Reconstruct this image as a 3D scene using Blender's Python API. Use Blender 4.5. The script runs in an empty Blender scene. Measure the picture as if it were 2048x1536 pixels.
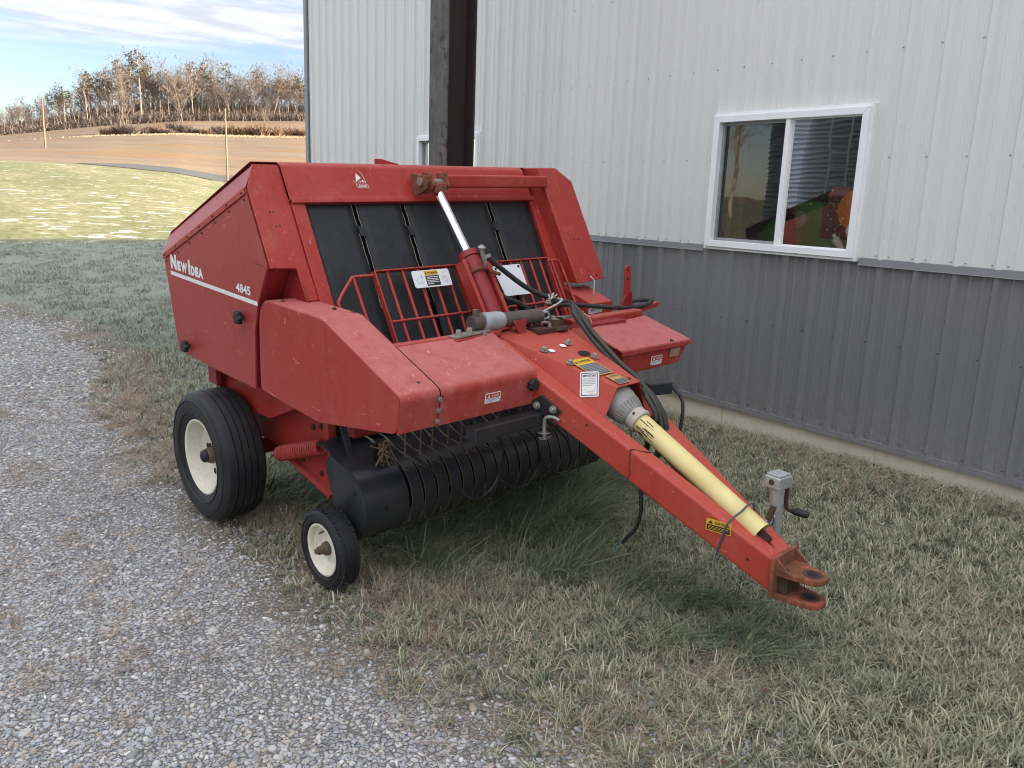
import bpy, math, random
import numpy as np
from mathutils import Vector, Matrix, Euler

random.seed(7)
RNG = np.random.default_rng(7)
SC = bpy.context.scene
COL = SC.collection
PI = math.pi
rad = math.radians

# ------------------------------------------------------------------ camera
CAM_H = 1.76
YAW, PITCH, ROLL = rad(37.12), rad(12.65), rad(2.11)
cam_data = bpy.data.cameras.new('camera')
cam_data.sensor_width = 36.0
cam_data.lens = 29.14
cam_data.clip_start = 0.05
cam_data.clip_end = 3000.0
cam = bpy.data.objects.new('camera', cam_data)
COL.objects.link(cam)
_fw = Vector((math.sin(YAW)*math.cos(PITCH), math.cos(YAW)*math.cos(PITCH), -math.sin(PITCH)))
_r0 = Vector((math.cos(YAW), -math.sin(YAW), 0.0))
_u0 = _r0.cross(_fw)
_r = _r0*math.cos(ROLL) + _u0*math.sin(ROLL)
_u = _u0*math.cos(ROLL) - _r0*math.sin(ROLL)
cam.matrix_world = Matrix(((_r.x, _u.x, -_fw.x, 0), (_r.y, _u.y, -_fw.y, 0), (_r.z, _u.z, -_fw.z, CAM_H), (0, 0, 0, 1)))
SC.camera = cam

# ------------------------------------------------------------------ sky and sun
SUN_EL, SUN_AZ = rad(13.3), rad(128.0)      # azimuth clockwise from +Y
world = bpy.data.worlds.new('World')
SC.world = world
world.use_nodes = True
def build_world():
    nt = world.node_tree; N = nt.nodes; L = nt.links
    bg = N['Background']
    sky = N.new('ShaderNodeTexSky'); sky.sky_type = 'NISHITA'; sky.sun_disc = False
    sky.sun_elevation = SUN_EL; sky.sun_rotation = SUN_AZ
    sky.air_density = 0.8; sky.dust_density = 0.4; sky.ozone_density = 1.0
    tc = N.new('ShaderNodeTexCoord')
    sep = N.new('ShaderNodeSeparateXYZ'); L.new(tc.outputs['Generated'], sep.inputs[0])
    zc = N.new('ShaderNodeMath'); zc.operation = 'MAXIMUM'; zc.inputs[1].default_value = 0.02
    L.new(sep.outputs['Z'], zc.inputs[0])
    dx = N.new('ShaderNodeMath'); dx.operation = 'DIVIDE'; L.new(sep.outputs['X'], dx.inputs[0]); L.new(zc.outputs[0], dx.inputs[1])
    dy = N.new('ShaderNodeMath'); dy.operation = 'DIVIDE'; L.new(sep.outputs['Y'], dy.inputs[0]); L.new(zc.outputs[0], dy.inputs[1])
    cmb = N.new('ShaderNodeCombineXYZ'); L.new(dx.outputs[0], cmb.inputs[0]); L.new(dy.outputs[0], cmb.inputs[1])
    mp = N.new('ShaderNodeMapping'); mp.inputs['Rotation'].default_value = (0, 0, rad(-25)); mp.inputs['Scale'].default_value = (0.75, 1.15, 1)
    mp.inputs['Location'].default_value = (2.3, 0.4, 0)
    L.new(cmb.outputs[0], mp.inputs[0])
    n1 = N.new('ShaderNodeTexNoise'); n1.inputs['Scale'].default_value = 0.9; n1.inputs['Detail'].default_value = 7; n1.inputs['Roughness'].default_value = 0.55
    n1.inputs['Distortion'].default_value = 0.4
    L.new(mp.outputs[0], n1.inputs['Vector'])
    ramp = N.new('ShaderNodeValToRGB'); ramp.color_ramp.elements[0].position = 0.33; ramp.color_ramp.elements[1].position = 0.52
    L.new(n1.outputs['Fac'], ramp.inputs[0])
    hz = N.new('ShaderNodeMapRange'); hz.interpolation_type = 'SMOOTHSTEP'
    hz.inputs['From Min'].default_value = 0.118; hz.inputs['From Max'].default_value = 0.165
    L.new(sep.outputs['Z'], hz.inputs['Value'])
    mul = N.new('ShaderNodeMath'); mul.operation = 'MULTIPLY'; L.new(ramp.outputs['Color'], mul.inputs[0]); L.new(hz.outputs[0], mul.inputs[1])
    m2 = N.new('ShaderNodeMath'); m2.operation = 'MULTIPLY'; m2.inputs[1].default_value = 0.9; L.new(mul.outputs[0], m2.inputs[0])
    # cloud body: lighter and greyer folds
    n2 = N.new('ShaderNodeTexNoise'); n2.inputs['Scale'].default_value = 2.6; n2.inputs['Detail'].default_value = 5
    L.new(mp.outputs[0], n2.inputs['Vector'])
    cr = N.new('ShaderNodeValToRGB'); cr.color_ramp.elements[0].position = 0.36; cr.color_ramp.elements[1].position = 0.66
    cr.color_ramp.elements[0].color = (1.60, 1.63, 1.80, 1); cr.color_ramp.elements[1].color = (2.5, 2.48, 2.52, 1)
    L.new(n2.outputs['Fac'], cr.inputs[0])
    mix = N.new('ShaderNodeMixRGB'); L.new(m2.outputs[0], mix.inputs[0]); dim = N.new('ShaderNodeMixRGB'); dim.blend_type = 'MULTIPLY'; dim.inputs[0].default_value = 1.0; dim.inputs[2].default_value = (0.385, 0.37, 0.385, 1); L.new(sky.outputs[0], dim.inputs[1]); L.new(dim.outputs[0], mix.inputs[1]); L.new(cr.outputs[0], mix.inputs[2])
    L.new(mix.outputs[0], bg.inputs['Color'])
    # clouds made brighter towards the unseen zenith, added to light the ground and baler
    gr = N.new('ShaderNodeMapRange'); gr.inputs['From Min'].default_value = 0.0; gr.inputs['From Max'].default_value = 1.0; gr.inputs['To Min'].default_value = 0.52; gr.inputs['To Max'].default_value = 2.25
    L.new(sep.outputs['Z'], gr.inputs['Value'])
    cm = N.new('ShaderNodeMixRGB'); cm.blend_type = 'MULTIPLY'; cm.inputs[0].default_value = 1.0; L.new(cr.outputs[0], cm.inputs[1]); L.new(gr.outputs[0], cm.inputs[2]); L.new(cm.outputs[0], mix.inputs[2])
    bg.inputs['Strength'].default_value = 0.12
build_world()
sun_data = bpy.data.lights.new('sun', 'SUN'); sun_data.energy = 4.0; sun_data.angle = rad(0.53); sun_data.color = (1.0, 0.88, 0.73)
sun = bpy.data.objects.new('sun', sun_data); COL.objects.link(sun)
_ts = Vector((math.sin(SUN_AZ)*math.cos(SUN_EL), math.cos(SUN_AZ)*math.cos(SUN_EL), math.sin(SUN_EL)))
sun.rotation_euler = _ts.to_track_quat('Z', 'Y').to_euler()
sun.location = (40, -30, 30)
SC.view_settings.view_transform = 'Standard'; SC.view_settings.look = 'None'; SC.view_settings.gamma = 1.0
SC.view_settings.use_curve_mapping = False
SC.view_settings.exposure = 2.4
SC.cycles.filter_width = 1.05; SC.cycles.adaptive_threshold = 0.02; SC.cycles.max_bounces = 5; SC.cycles.diffuse_bounces = 2; SC.cycles.glossy_bounces = 3; SC.cycles.transparent_max_bounces = 12

# ------------------------------------------------------------------ helpers
def ss(t):
    t = np.clip(t, 0, 1); return t*t*(3-2*t)

class MB:
    """collects faces for one mesh"""
    def __init__(self): self.v = []; self.f = []; self.mi = []
    def add(self, verts, faces, mi=0):
        o = len(self.v); self.v.extend([tuple(p) for p in verts]); self.f.extend([[i+o for i in f] for f in faces]); self.mi.extend([mi]*len(faces))
        return self
    def box(self, c, s, M=None, mi=0):
        c = Vector(c); hx, hy, hz = s[0]/2, s[1]/2, s[2]/2
        P = [Vector((x, y, z)) for x in (-hx, hx) for y in (-hy, hy) for z in (-hz, hz)]
        if M is not None: P = [M @ p for p in P]
        return self.add([c+p for p in P], [(0,1,3,2),(4,6,7,5),(0,4,5,1),(2,3,7,6),(0,2,6,4),(1,5,7,3)], mi)
    def bb(self, x0, x1, y0, y1, z0, z1, mi=0):
        return self.box(((x0+x1)/2, (y0+y1)/2, (z0+z1)/2), (abs(x1-x0), abs(y1-y0), abs(z1-z0)), None, mi)
    def bar(self, p, q, w, h, up=(0,0,1), w2=None, h2=None):
        p = Vector(p); q = Vector(q); d = (q-p).normalized(); up = Vector(up); s = d.cross(up).normalized(); u = s.cross(d)
        w2 = w if w2 is None else w2; h2 = h if h2 is None else h2
        P = []
        for c, a, b in ((p, w, h), (q, w2, h2)):
            P += [c - s*a/2 - u*b/2, c + s*a/2 - u*b/2, c + s*a/2 + u*b/2, c - s*a/2 + u*b/2]
        return self.add(P, [(3,2,1,0),(4,5,6,7),(0,1,5,4),(1,2,6,5),(2,3,7,6),(3,0,4,7)])
    def plate(self, pts, t):
        """polygon (3d points) extruded by the vector t"""
        n = len(pts); a = [Vector(p) for p in pts]; t = Vector(t); b = [p+t for p in a]
        return self.add(a+b, [list(range(n))[::-1], list(range(n, 2*n))] + [(i, (i+1) % n, n+(i+1) % n, n+i) for i in range(n)])
    def yz(self, prof, x0, x1):
        return self.plate([(x0, y, z) for y, z in prof], (x1-x0, 0, 0))
    def tube(self, pts, r, n=8, caps=True, closed=False):
        P = [Vector(p) for p in pts]; m = len(P); rr = r if hasattr(r, '__len__') else [r]*m
        T = [((P[(i+1) % m] if closed else P[min(i+1, m-1)]) - (P[i-1] if (closed or i) else P[0])).normalized() for i in range(m)]
        a = T[0].orthogonal().normalized(); V = []
        for i in range(m):
            a = (a - T[i]*a.dot(T[i]))
            a = a.normalized() if a.length > 1e-6 else T[i].orthogonal().normalized()
            b = T[i].cross(a)
            V += [P[i] + (a*math.cos(2*PI*k/n) + b*math.sin(2*PI*k/n))*rr[i] for k in range(n)]
        F = []
        for i in range(m if closed else m-1):
            j = (i+1) % m
            F += [(i*n+k, i*n+(k+1) % n, j*n+(k+1) % n, j*n+k) for k in range(n)]
        if caps and not closed: F += [list(range(n))[::-1], [(m-1)*n+k for k in range(n)]]
        return self.add(V, F)
    def lathe(self, prof, c, axis=(1,0,0), n=32, a0=0.0, a1=2*PI, ref=None, cap=False, mi=0):
        """prof: list of (radius, offset along axis)"""
        c = Vector(c); ax = Vector(axis).normalized()
        e1 = Vector(ref).normalized() if ref is not None else ax.orthogonal().normalized(); e2 = ax.cross(e1)
        full = abs(a1-a0-2*PI) < 1e-6; cnt = n if full else n+1; m = len(prof); V = []
        for k in range(cnt):
            a = a0 + (a1-a0)*k/n; d = e1*math.cos(a) + e2*math.sin(a)
            V += [c + d*r + ax*h for r, h in prof]
        F = []
        for k in range(n):
            k2 = (k+1) % cnt
            F += [(k*m+i, k2*m+i, k2*m+i+1, k*m+i+1) for i in range(m-1)]
        if cap: F += [[k*m for k in range(cnt)], [k*m+m-1 for k in range(cnt)][::-1]]
        return self.add(V, F, mi)
    def disc(self, c, axis, r, h, n=16):
        return self.lathe([(0.0001, 0), (r, 0), (r, h), (0.0001, h)], c, axis, n)
    def hexbolt(self, c, axis, r=0.011, h=0.009):
        self.lathe([(0.0001, 0), (r*1.5, 0), (r*1.5, h*.25), (0.0001, h*.25)], c, axis, 12)
        self.lathe([(0.0001, h*.25), (r, h*.25), (r, h), (r*.85, h*1.12), (0.0001, h*1.12)], c, axis, 6)
        return self
    def build(self, name, mat, parent=None, smooth=None, bevel=0.0, seg=2):
        me = bpy.data.meshes.new(name); me.from_pydata(self.v, [], self.f); me.update()
        for m in (mat if isinstance(mat, (list, tuple)) else [mat]): me.materials.append(m)
        if any(self.mi): me.polygons.foreach_set('material_index', self.mi)
        import bmesh
        bm = bmesh.new(); bm.from_mesh(me); bmesh.ops.recalc_face_normals(bm, faces=bm.faces); bm.to_mesh(me); bm.free()
        if smooth is not None:
            me.polygons.foreach_set('use_smooth', [True]*len(me.polygons)); me.set_sharp_from_angle(angle=rad(smooth))
        o = bpy.data.objects.new(name, me); COL.objects.link(o)
        if parent is not None: o.parent = parent
        if bevel:
            b = o.modifiers.new('edge', 'BEVEL'); b.width = bevel; b.segments = seg; b.limit_method = 'ANGLE'; b.angle_limit = rad(38); b.harden_normals = False
            if smooth is None:
                me.polygons.foreach_set('use_smooth', [False]*len(me.polygons))
        return o

def empty(name, loc=(0,0,0), rot=(0,0,0), parent=None):
    o = bpy.data.objects.new(name, None); o.location = loc; o.rotation_euler = rot; o.empty_display_size = 0.1
    COL.objects.link(o); o.parent = parent
    return o
def tag(o, label=None, cat=None, group=None, kind=None):
    if label: o['label'] = label
    if cat: o['category'] = cat
    if group: o['group'] = group
    if kind: o['kind'] = kind
    return o
def arc(c, r, a0, a1, n, u=(1,0,0), v=(0,0,1)):
    c = Vector(c); u = Vector(u); v = Vector(v)
    return [c + u*r*math.cos(a0+(a1-a0)*i/n) + v*r*math.sin(a0+(a1-a0)*i/n) for i in range(n+1)]
def spline(pts, n=8):
    """Catmull-Rom through the points"""
    P = [Vector(p) for p in pts]; P = [P[0]*2-P[1]] + P + [P[-1]*2-P[-2]]; out = []
    for i in range(1, len(P)-2):
        for k in range(n):
            t = k/n; a, b, c, d = P[i-1], P[i], P[i+1], P[i+2]
            out.append(0.5*((2*b) + (c-a)*t + (2*a-5*b+4*c-d)*t*t + (3*b-a-3*c+d)*t**3))
    return out + [P[-2]]

# ------------------------------------------------------------------ materials
def new_mat(name):
    m = bpy.data.materials.new(name); m.use_nodes = True
    return m, m.node_tree.nodes, m.node_tree.links, m.node_tree.nodes['Principled BSDF']
def noise(N, L, vec, scale, detail=4, rough=0.55, dist=0.0):
    t = N.new('ShaderNodeTexNoise'); t.inputs['Scale'].default_value = scale; t.inputs['Detail'].default_value = detail
    t.inputs['Roughness'].default_value = rough; t.inputs['Distortion'].default_value = dist
    if vec is not None: L.new(vec, t.inputs['Vector'])
    return t.outputs['Fac']
def ramp(N, L, src, stops):
    r = N.new('ShaderNodeValToRGB'); e = r.color_ramp.elements
    while len(e) < len(stops): e.new(0.5)
    for i, (p, c) in enumerate(stops):
        e[i].position = p; e[i].color = (c, c, c, 1) if not hasattr(c, '__len__') else (*c, 1)
    L.new(src, r.inputs[0]); return r.outputs['Color']
def mixc(N, L, fac, a, b, mode='MIX'):
    m = N.new('ShaderNodeMixRGB'); m.blend_type = mode
    for i, s in ((0, fac), (1, a), (2, b)):
        if isinstance(s, (int, float)): m.inputs[i].default_value = s
        elif isinstance(s, tuple): m.inputs[i].default_value = (*s, 1)
        else: L.new(s, m.inputs[i])
    return m.outputs[0]
def mathn(N, L, op, a, b=None, clamp=False):
    m = N.new('ShaderNodeMath'); m.operation = op; m.use_clamp = clamp
    for i, s in ((0, a), (1, b)):
        if s is None: continue
        if isinstance(s, (int, float)): m.inputs[i].default_value = s
        else: L.new(s, m.inputs[i])
    return m.outputs[0]
def bump(N, L, B, h, strength=0.3, dist=0.01):
    b = N.new('ShaderNodeBump'); b.inputs['Strength'].default_value = strength; b.inputs['Distance'].default_value = dist
    L.new(h, b.inputs['Height']); L.new(b.outputs[0], B.inputs['Normal'])
def objvec(N, L, scale=(1,1,1), kind='Object'):
    t = N.new('ShaderNodeTexCoord'); mp = N.new('ShaderNodeMapping'); mp.inputs['Scale'].default_value = scale
    L.new(t.outputs[kind], mp.inputs[0]); return mp.outputs[0]

def paint(name, col, faded, fade=0.5, rust=(0.16, 0.06, 0.03), rust_at=0.70, rough=0.42, dirt=0.25, scratch=True, topfade=0.0, streak=0.0):
    m, N, L, B = new_mat(name); v = objvec(N, L)
    n1 = noise(N, L, v, 2.2, 6, 0.6, 0.3); n2 = noise(N, L, v, 14, 5, 0.65); n3 = noise(N, L, v, 60, 3)
    f = mathn(N, L, 'MULTIPLY', ramp(N, L, n1, [(0.35, 0.0), (0.72, 1.0)]), fade)
    f2 = mathn(N, L, 'MULTIPLY', ramp(N, L, n2, [(0.42, 0.0), (0.7, 1.0)]), fade*0.55)
    fac = mathn(N, L, 'ADD', f, f2, True)
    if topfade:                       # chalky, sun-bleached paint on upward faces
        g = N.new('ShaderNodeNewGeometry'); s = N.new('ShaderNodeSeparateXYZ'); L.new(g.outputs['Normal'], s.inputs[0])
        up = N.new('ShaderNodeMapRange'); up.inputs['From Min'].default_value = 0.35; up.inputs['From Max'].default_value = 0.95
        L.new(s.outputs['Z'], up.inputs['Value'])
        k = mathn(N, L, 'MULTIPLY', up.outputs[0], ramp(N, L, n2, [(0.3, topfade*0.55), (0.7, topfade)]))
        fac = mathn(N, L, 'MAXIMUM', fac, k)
    c = mixc(N, L, fac, col, faded)
    if streak:
        vs = objvec(N, L, (18, 18, 0.9)); sn = noise(N, L, vs, 2.0, 3)
        c = mixc(N, L, mathn(N, L, 'MULTIPLY', ramp(N, L, sn, [(0.55, 0.0), (0.75, 1.0)]), streak), c, faded)
        sn2 = noise(N, L, objvec(N, L, (11, 11, 0.7)), 2.0, 4, 0.6); c = mixc(N, L, mathn(N, L, 'MULTIPLY', ramp(N, L, sn2, [(0.54, 0.0), (0.68, 1.0)]), 0.30), c, tuple(x*0.62 for x in col))
    d = mathn(N, L, 'MULTIPLY', ramp(N, L, n3, [(0.5, 0.0), (0.8, 1.0)]), dirt)
    c = mixc(N, L, d, c, tuple(x*0.45 + 0.02 for x in col))
    if scratch:
        vs2 = objvec(N, L, (34, 8, 26)); w = noise(N, L, vs2, 1.6, 3, 0.55, 1.2)
        c = mixc(N, L, mathn(N, L, 'MULTIPLY', ramp(N, L, w, [(0.665, 0.0), (0.70, 1.0)]), 0.55), c, tuple(min(1, x*1.25+0.10) for x in faded))
    bl = noise(N, L, v, 5.5, 7, 0.75, 0.2)
    c = mixc(N, L, mathn(N, L, 'MULTIPLY', ramp(N, L, bl, [(0.56, 0.0), (0.66, 1.0)]), fade*0.7), c, tuple(min(1, x*1.08+0.03) for x in faded))
    chip = ramp(N, L, noise(N, L, v, 38, 5, 0.8), [(0.735, 0.0), (0.75, 1.0)])
    c = mixc(N, L, mathn(N, L, 'MULTIPLY', chip, 0.6), c, (0.20, 0.13, 0.11))
    rn = noise(N, L, v, 7.5, 8, 0.72, 0.6)
    rm = ramp(N, L, rn, [(rust_at, 0.0), (rust_at+0.05, 1.0)])
    c = mixc(N, L, rm, c, rust)
    L.new(c, B.inputs['Base Color'])
    rr = mathn(N, L, 'ADD', mathn(N, L, 'MULTIPLY', fac, 0.3), rough, True)
    L.new(mathn(N, L, 'MAXIMUM', rr, mathn(N, L, 'MULTIPLY', rm, 0.9)), B.inputs['Roughness'])
    B.inputs['Specular IOR Level'].default_value = 0.4
    bp1 = N.new('ShaderNodeBump'); bp1.inputs['Strength'].default_value = 0.10; bp1.inputs['Distance'].default_value = 0.03; L.new(noise(N, L, v, 2.6, 2, 0.4), bp1.inputs['Height'])
    bp2 = N.new('ShaderNodeBump'); bp2.inputs['Strength'].default_value = 0.07; bp2.inputs['Distance'].default_value = 0.004; L.new(n2, bp2.inputs['Height']); L.new(bp1.outputs[0], bp2.inputs['Normal']); L.new(bp2.outputs[0], B.inputs['Normal'])
    return m
def plain(name, col, rough=0.6, metal=0.0, var=0.25, scale=12, bmp=0.1, spec=0.4, dark=None):
    m, N, L, B = new_mat(name); v = objvec(N, L)
    n = noise(N, L, v, scale, 5, 0.6)
    c = mixc(N, L, mathn(N, L, 'MULTIPLY', ramp(N, L, n, [(0.3, 0.0), (0.7, 1.0)]), var), col, dark if dark else tuple(x*0.4 for x in col))
    L.new(c, B.inputs['Base Color']); B.inputs['Roughness'].default_value = rough; B.inputs['Metallic'].default_value = metal
    B.inputs['Specular IOR Level'].default_value = spec
    if bmp: bump(N, L, B, noise(N, L, v, scale*4, 4), bmp, 0.004)
    return m

M = {}
RED, PINK = (0.345, 0.021, 0.015), (0.44, 0.105, 0.090)
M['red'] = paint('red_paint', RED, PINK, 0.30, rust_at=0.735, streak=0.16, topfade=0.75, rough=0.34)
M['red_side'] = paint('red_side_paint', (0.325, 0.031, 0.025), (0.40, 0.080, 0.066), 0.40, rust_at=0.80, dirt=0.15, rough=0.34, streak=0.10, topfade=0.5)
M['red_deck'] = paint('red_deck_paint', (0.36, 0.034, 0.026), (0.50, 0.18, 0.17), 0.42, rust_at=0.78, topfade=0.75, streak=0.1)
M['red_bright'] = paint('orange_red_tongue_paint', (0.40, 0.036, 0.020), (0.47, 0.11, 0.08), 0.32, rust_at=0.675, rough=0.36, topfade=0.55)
M['red_dark'] = paint('dark_red_paint', (0.24, 0.012, 0.014), (0.30, 0.05, 0.05), 0.3, rust_at=0.74)
M['rusty_red'] = paint('rusty_red_paint', (0.30, 0.045, 0.030), (0.34, 0.14, 0.09), 0.7, rust_at=0.42, rough=0.65)
M['belt'] = plain('rubber_belt', (0.012, 0.0135, 0.016), 0.62, 0, 0.6, 16, 0.6, dark=(0.030, 0.032, 0.034))
M['belt_edge'] = plain('frayed_belt_edge', (0.34, 0.30, 0.25), 0.9, 0, 0.7, 40)
M['dark'] = plain('dark_chamber_steel', (0.012, 0.012, 0.014), 0.8)
M['black'] = plain('black_paint', (0.012, 0.014, 0.019), 0.38, 0, 0.6, 9, 0.1, dark=(0.05, 0.048, 0.045))
M['black_dusty'] = plain('dusty_black_paint', (0.017, 0.020, 0.029), 0.30, 0, 0.6, 6, 0.15, dark=(0.045, 0.042, 0.038))
M['rust'] = plain('rusty_steel', (0.085, 0.045, 0.028), 0.85, 0.1, 0.7, 18, 0.4)
M['tine'] = plain('worn_tine_steel', (0.17, 0.12, 0.085), 0.6, 0.2, 0.6, 30)
M['zinc'] = plain('zinc_plated_steel', (0.40, 0.38, 0.33), 0.45, 0.55, 0.6, 25)
M['galv'] = plain('galvanised_steel', (0.50, 0.52, 0.53), 0.42, 0.55, 0.5, 16)
M['chrome'] = plain('chrome_rod', (0.78, 0.79, 0.81), 0.12, 1.0, 0.1, 5, 0)
M['steel_tube'] = plain('brown_oily_steel_tube', (0.13, 0.12, 0.115), 0.5, 0.35, 0.8, 9, 0.1, dark=(0.10, 0.06, 0.04))
M['grey_clamp'] = plain('chipped_grey_paint', (0.40, 0.43, 0.45), 0.5, 0.1, 0.6, 14, dark=(0.09, 0.095, 0.10))
M['tyre'] = plain('tyre_rubber', (0.0105, 0.0115, 0.015), 0.52, 0, 0.6, 7, 0.25, dark=(0.034, 0.033, 0.031))
M['rim'] = paint('cream_rim_paint', (0.70, 0.66, 0.54), (0.76, 0.72, 0.62), 0.5, rust=(0.20, 0.11, 0.05), rust_at=0.69, dirt=0.35, scratch=False)
M['hub'] = plain('brown_greasy_hub', (0.14, 0.10, 0.07), 0.6, 0.2, 0.7, 18, 0.3)
M['plastic'] = plain('black_plastic', (0.018, 0.02, 0.023), 0.5, 0, 0.3, 30)
M['hose'] = plain('black_rubber_hose', (0.022, 0.022, 0.023), 0.55, 0, 0.6, 40, 0.2, dark=(0.07, 0.065, 0.06))
M['green_hose'] = plain('faded_green_hose', (0.055, 0.06, 0.04), 0.6, 0, 0.6, 40)
M['yellow'] = plain('yellow_pto_plastic', (0.74, 0.64, 0.30), 0.45, 0, 0.35, 8, 0.03, dark=(0.50, 0.36, 0.09))
M['pto_grey'] = plain('weathered_grey_plastic', (0.34, 0.33, 0.31), 0.65, 0, 0.6, 14, 0.15, dark=(0.19, 0.17, 0.15))
M['white'] = plain('white_decal', (0.78, 0.77, 0.76), 0.4, 0, 0.12, 30, 0)
M['white_plate'] = plain('white_sign_plate', (0.74, 0.76, 0.79), 0.35, 0, 0.10, 12, 0)
M['decal_black'] = plain('black_decal_print', (0.02, 0.02, 0.022), 0.45, 0, 0.2, 40, 0)
M['decal_grey'] = plain('grey_decal_print', (0.30, 0.32, 0.34), 0.5, 0, 0.2, 60, 0)
M['decal_worn'] = plain('worn_black_decal', (0.075, 0.08, 0.09), 0.55, 0, 0.6, 60, 0, dark=(0.20, 0.20, 0.20))
M['decal_yellow'] = plain('yellow_decal', (0.70, 0.42, 0.03), 0.45, 0, 0.25, 50, 0)
M['decal_orange'] = plain('faded_orange_decal', (0.52, 0.29, 0.10), 0.55, 0, 0.5, 60, 0)
M['decal_red'] = plain('red_decal_print', (0.50, 0.05, 0.04), 0.45, 0, 0.2, 40, 0)
M['twine'] = plain('white_twine', (0.62, 0.58, 0.52), 0.9, 0, 0.5, 80, 0.3)
M['wire'] = plain('grey_tie_wire', (0.09, 0.10, 0.12), 0.6, 0.2, 0.4, 30)
M['copper'] = plain('bare_wire_ends', (0.45, 0.42, 0.10), 0.5, 0.0, 0.3, 30)
M['teal_wire'] = plain('teal_wire', (0.03, 0.22, 0.26), 0.5)
M['straw'] = plain('dry_straw_clump', (0.30, 0.22, 0.12), 0.95, 0, 0.7, 30, 0.5)
# ------------------------------------------------------------------ the baler
# own frame: X across (0 = left wheel, 2 = right wheel), Y to the rear, Z up
baler = empty('round_baler', (1.343, 4.369, 0.0), (0, rad(-1.9), rad(6.5)))
tag(baler, 'red round hay baler with black belts and yellow drive shaft, parked beside the steel building', 'baler')
BK = 0.507
def BP(x, z, off=0.0):
    """point on the leaning belt plane, off metres in front of it"""
    return (x, -0.574 - off - BK*(1.695 - z), z)
NB = Vector((0, -0.892, 0.452)); UB = Vector((0, 0.452, 0.892))

def fillet(P, r, n=4):
    P = [Vector((*p, 0)) for p in P]; out = [P[0]]
    for i in range(1, len(P)-1):
        a, b, c = P[i-1], P[i], P[i+1]; d1 = (a-b); d2 = (c-b); k = min(r, d1.length*.45, d2.length*.45)
        p, q = b + d1.normalized()*k, b + d2.normalized()*k
        out += [p*(1-t)**2 + b*2*t*(1-t) + q*t*t for t in [j/n for j in range(n+1)]]
    return [(p.x, p.y) for p in out + [P[-1]]]
def sheet(name, prof, x0, x1, mat, parent=baler, t=0.005, r=0.02, x0b=None, x1b=None):
    """bent sheet metal: a (y,z) line with rounded folds, swept across X"""
    p = fillet(prof, r) if r else prof; m = MB(); n = len(p)
    m.add([(x0, y, z) for y, z in p] + [(x1, y, z) for y, z in p], [(i, i+1, n+i+1, n+i) for i in range(n-1)])
    o = m.build(name, mat, parent, smooth=30)
    s = o.modifiers.new('thick', 'SOLIDIFY'); s.thickness = t; s.offset = 0
    w = o.modifiers.new('normals', 'WEIGHTED_NORMAL'); w.keep_sharp = True; w.weight = 100
    return o
FONT_CACHE = {}
def text_geo(s, bold=0.0):
    if (s, bold) not in FONT_CACHE:
        cu = bpy.data.curves.new('t', 'FONT'); cu.body = s; cu.offset = bold; cu.resolution_u = 3
        ob = bpy.data.objects.new('t', cu); COL.objects.link(ob)
        bpy.context.view_layer.update()
        me = bpy.data.meshes.new_from_object(ob.evaluated_get(bpy.context.evaluated_depsgraph_get()))
        v = np.array([p.co[:2] for p in me.vertices]); f = [list(p.vertices) for p in me.polygons]
        bpy.data.objects.remove(ob); bpy.data.curves.remove(cu); bpy.data.meshes.remove(me)
        mn, mx = v.min(0), v.max(0); FONT_CACHE[(s, bold)] = ((v-mn)/(mx-mn), f)
    return FONT_CACHE[(s, bold)]
def put_text(m, s, o, xd, yd, w, h, bold=0.0):
    v, f = text_geo(s, bold); o = Vector(o); xd = Vector(xd).normalized(); yd = Vector(yd).normalized()
    return m.add([o + xd*(a*w) + yd*(b*h) for a, b in v], f)
def quad(m, o, xd, yd, x0, x1, y0, y1, lift=0.0):
    o = Vector(o); xd = Vector(xd).normalized(); yd = Vector(yd).normalized(); n = xd.cross(yd)*lift
    return m.add([o+xd*x+yd*y+n for x, y in ((x0, y0), (x1, y0), (x1, y1), (x0, y1))], [(0, 1, 2, 3)])
def rquad(m, o, xd, yd, w, h, r, t=0.0012):
    o = Vector(o); xd = Vector(xd).normalized(); yd = Vector(yd).normalized(); n = xd.cross(yd)
    P = []
    for cx, cy, a in ((w-r, h-r, 0), (r, h-r, PI/2), (r, r, PI), (w-r, r, 3*PI/2)):
        P += [o + xd*(cx+r*math.cos(a+k*PI/8)) + yd*(cy+r*math.sin(a+k*PI/8)) for k in range(5)]
    return m.plate(P, n*t)
def fine_print(m, o, xd, yd, w, h, lines, lift, seed=1, fill=0.5):
    rnd = random.Random(seed); lh = h/lines
    for i in range(lines):
        x = 0.0; end = w*(1 if i < lines-1 else rnd.uniform(.3, .8))
        while x < end:
            l = min(rnd.uniform(.06, .2)*w, end-x)
            quad(m, o, xd, yd, x, x+l*.86, h-(i+1)*lh+lh*(.5-fill/2), h-(i+1)*lh+lh*(.5+fill/2), lift); x += l
    return m

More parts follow.
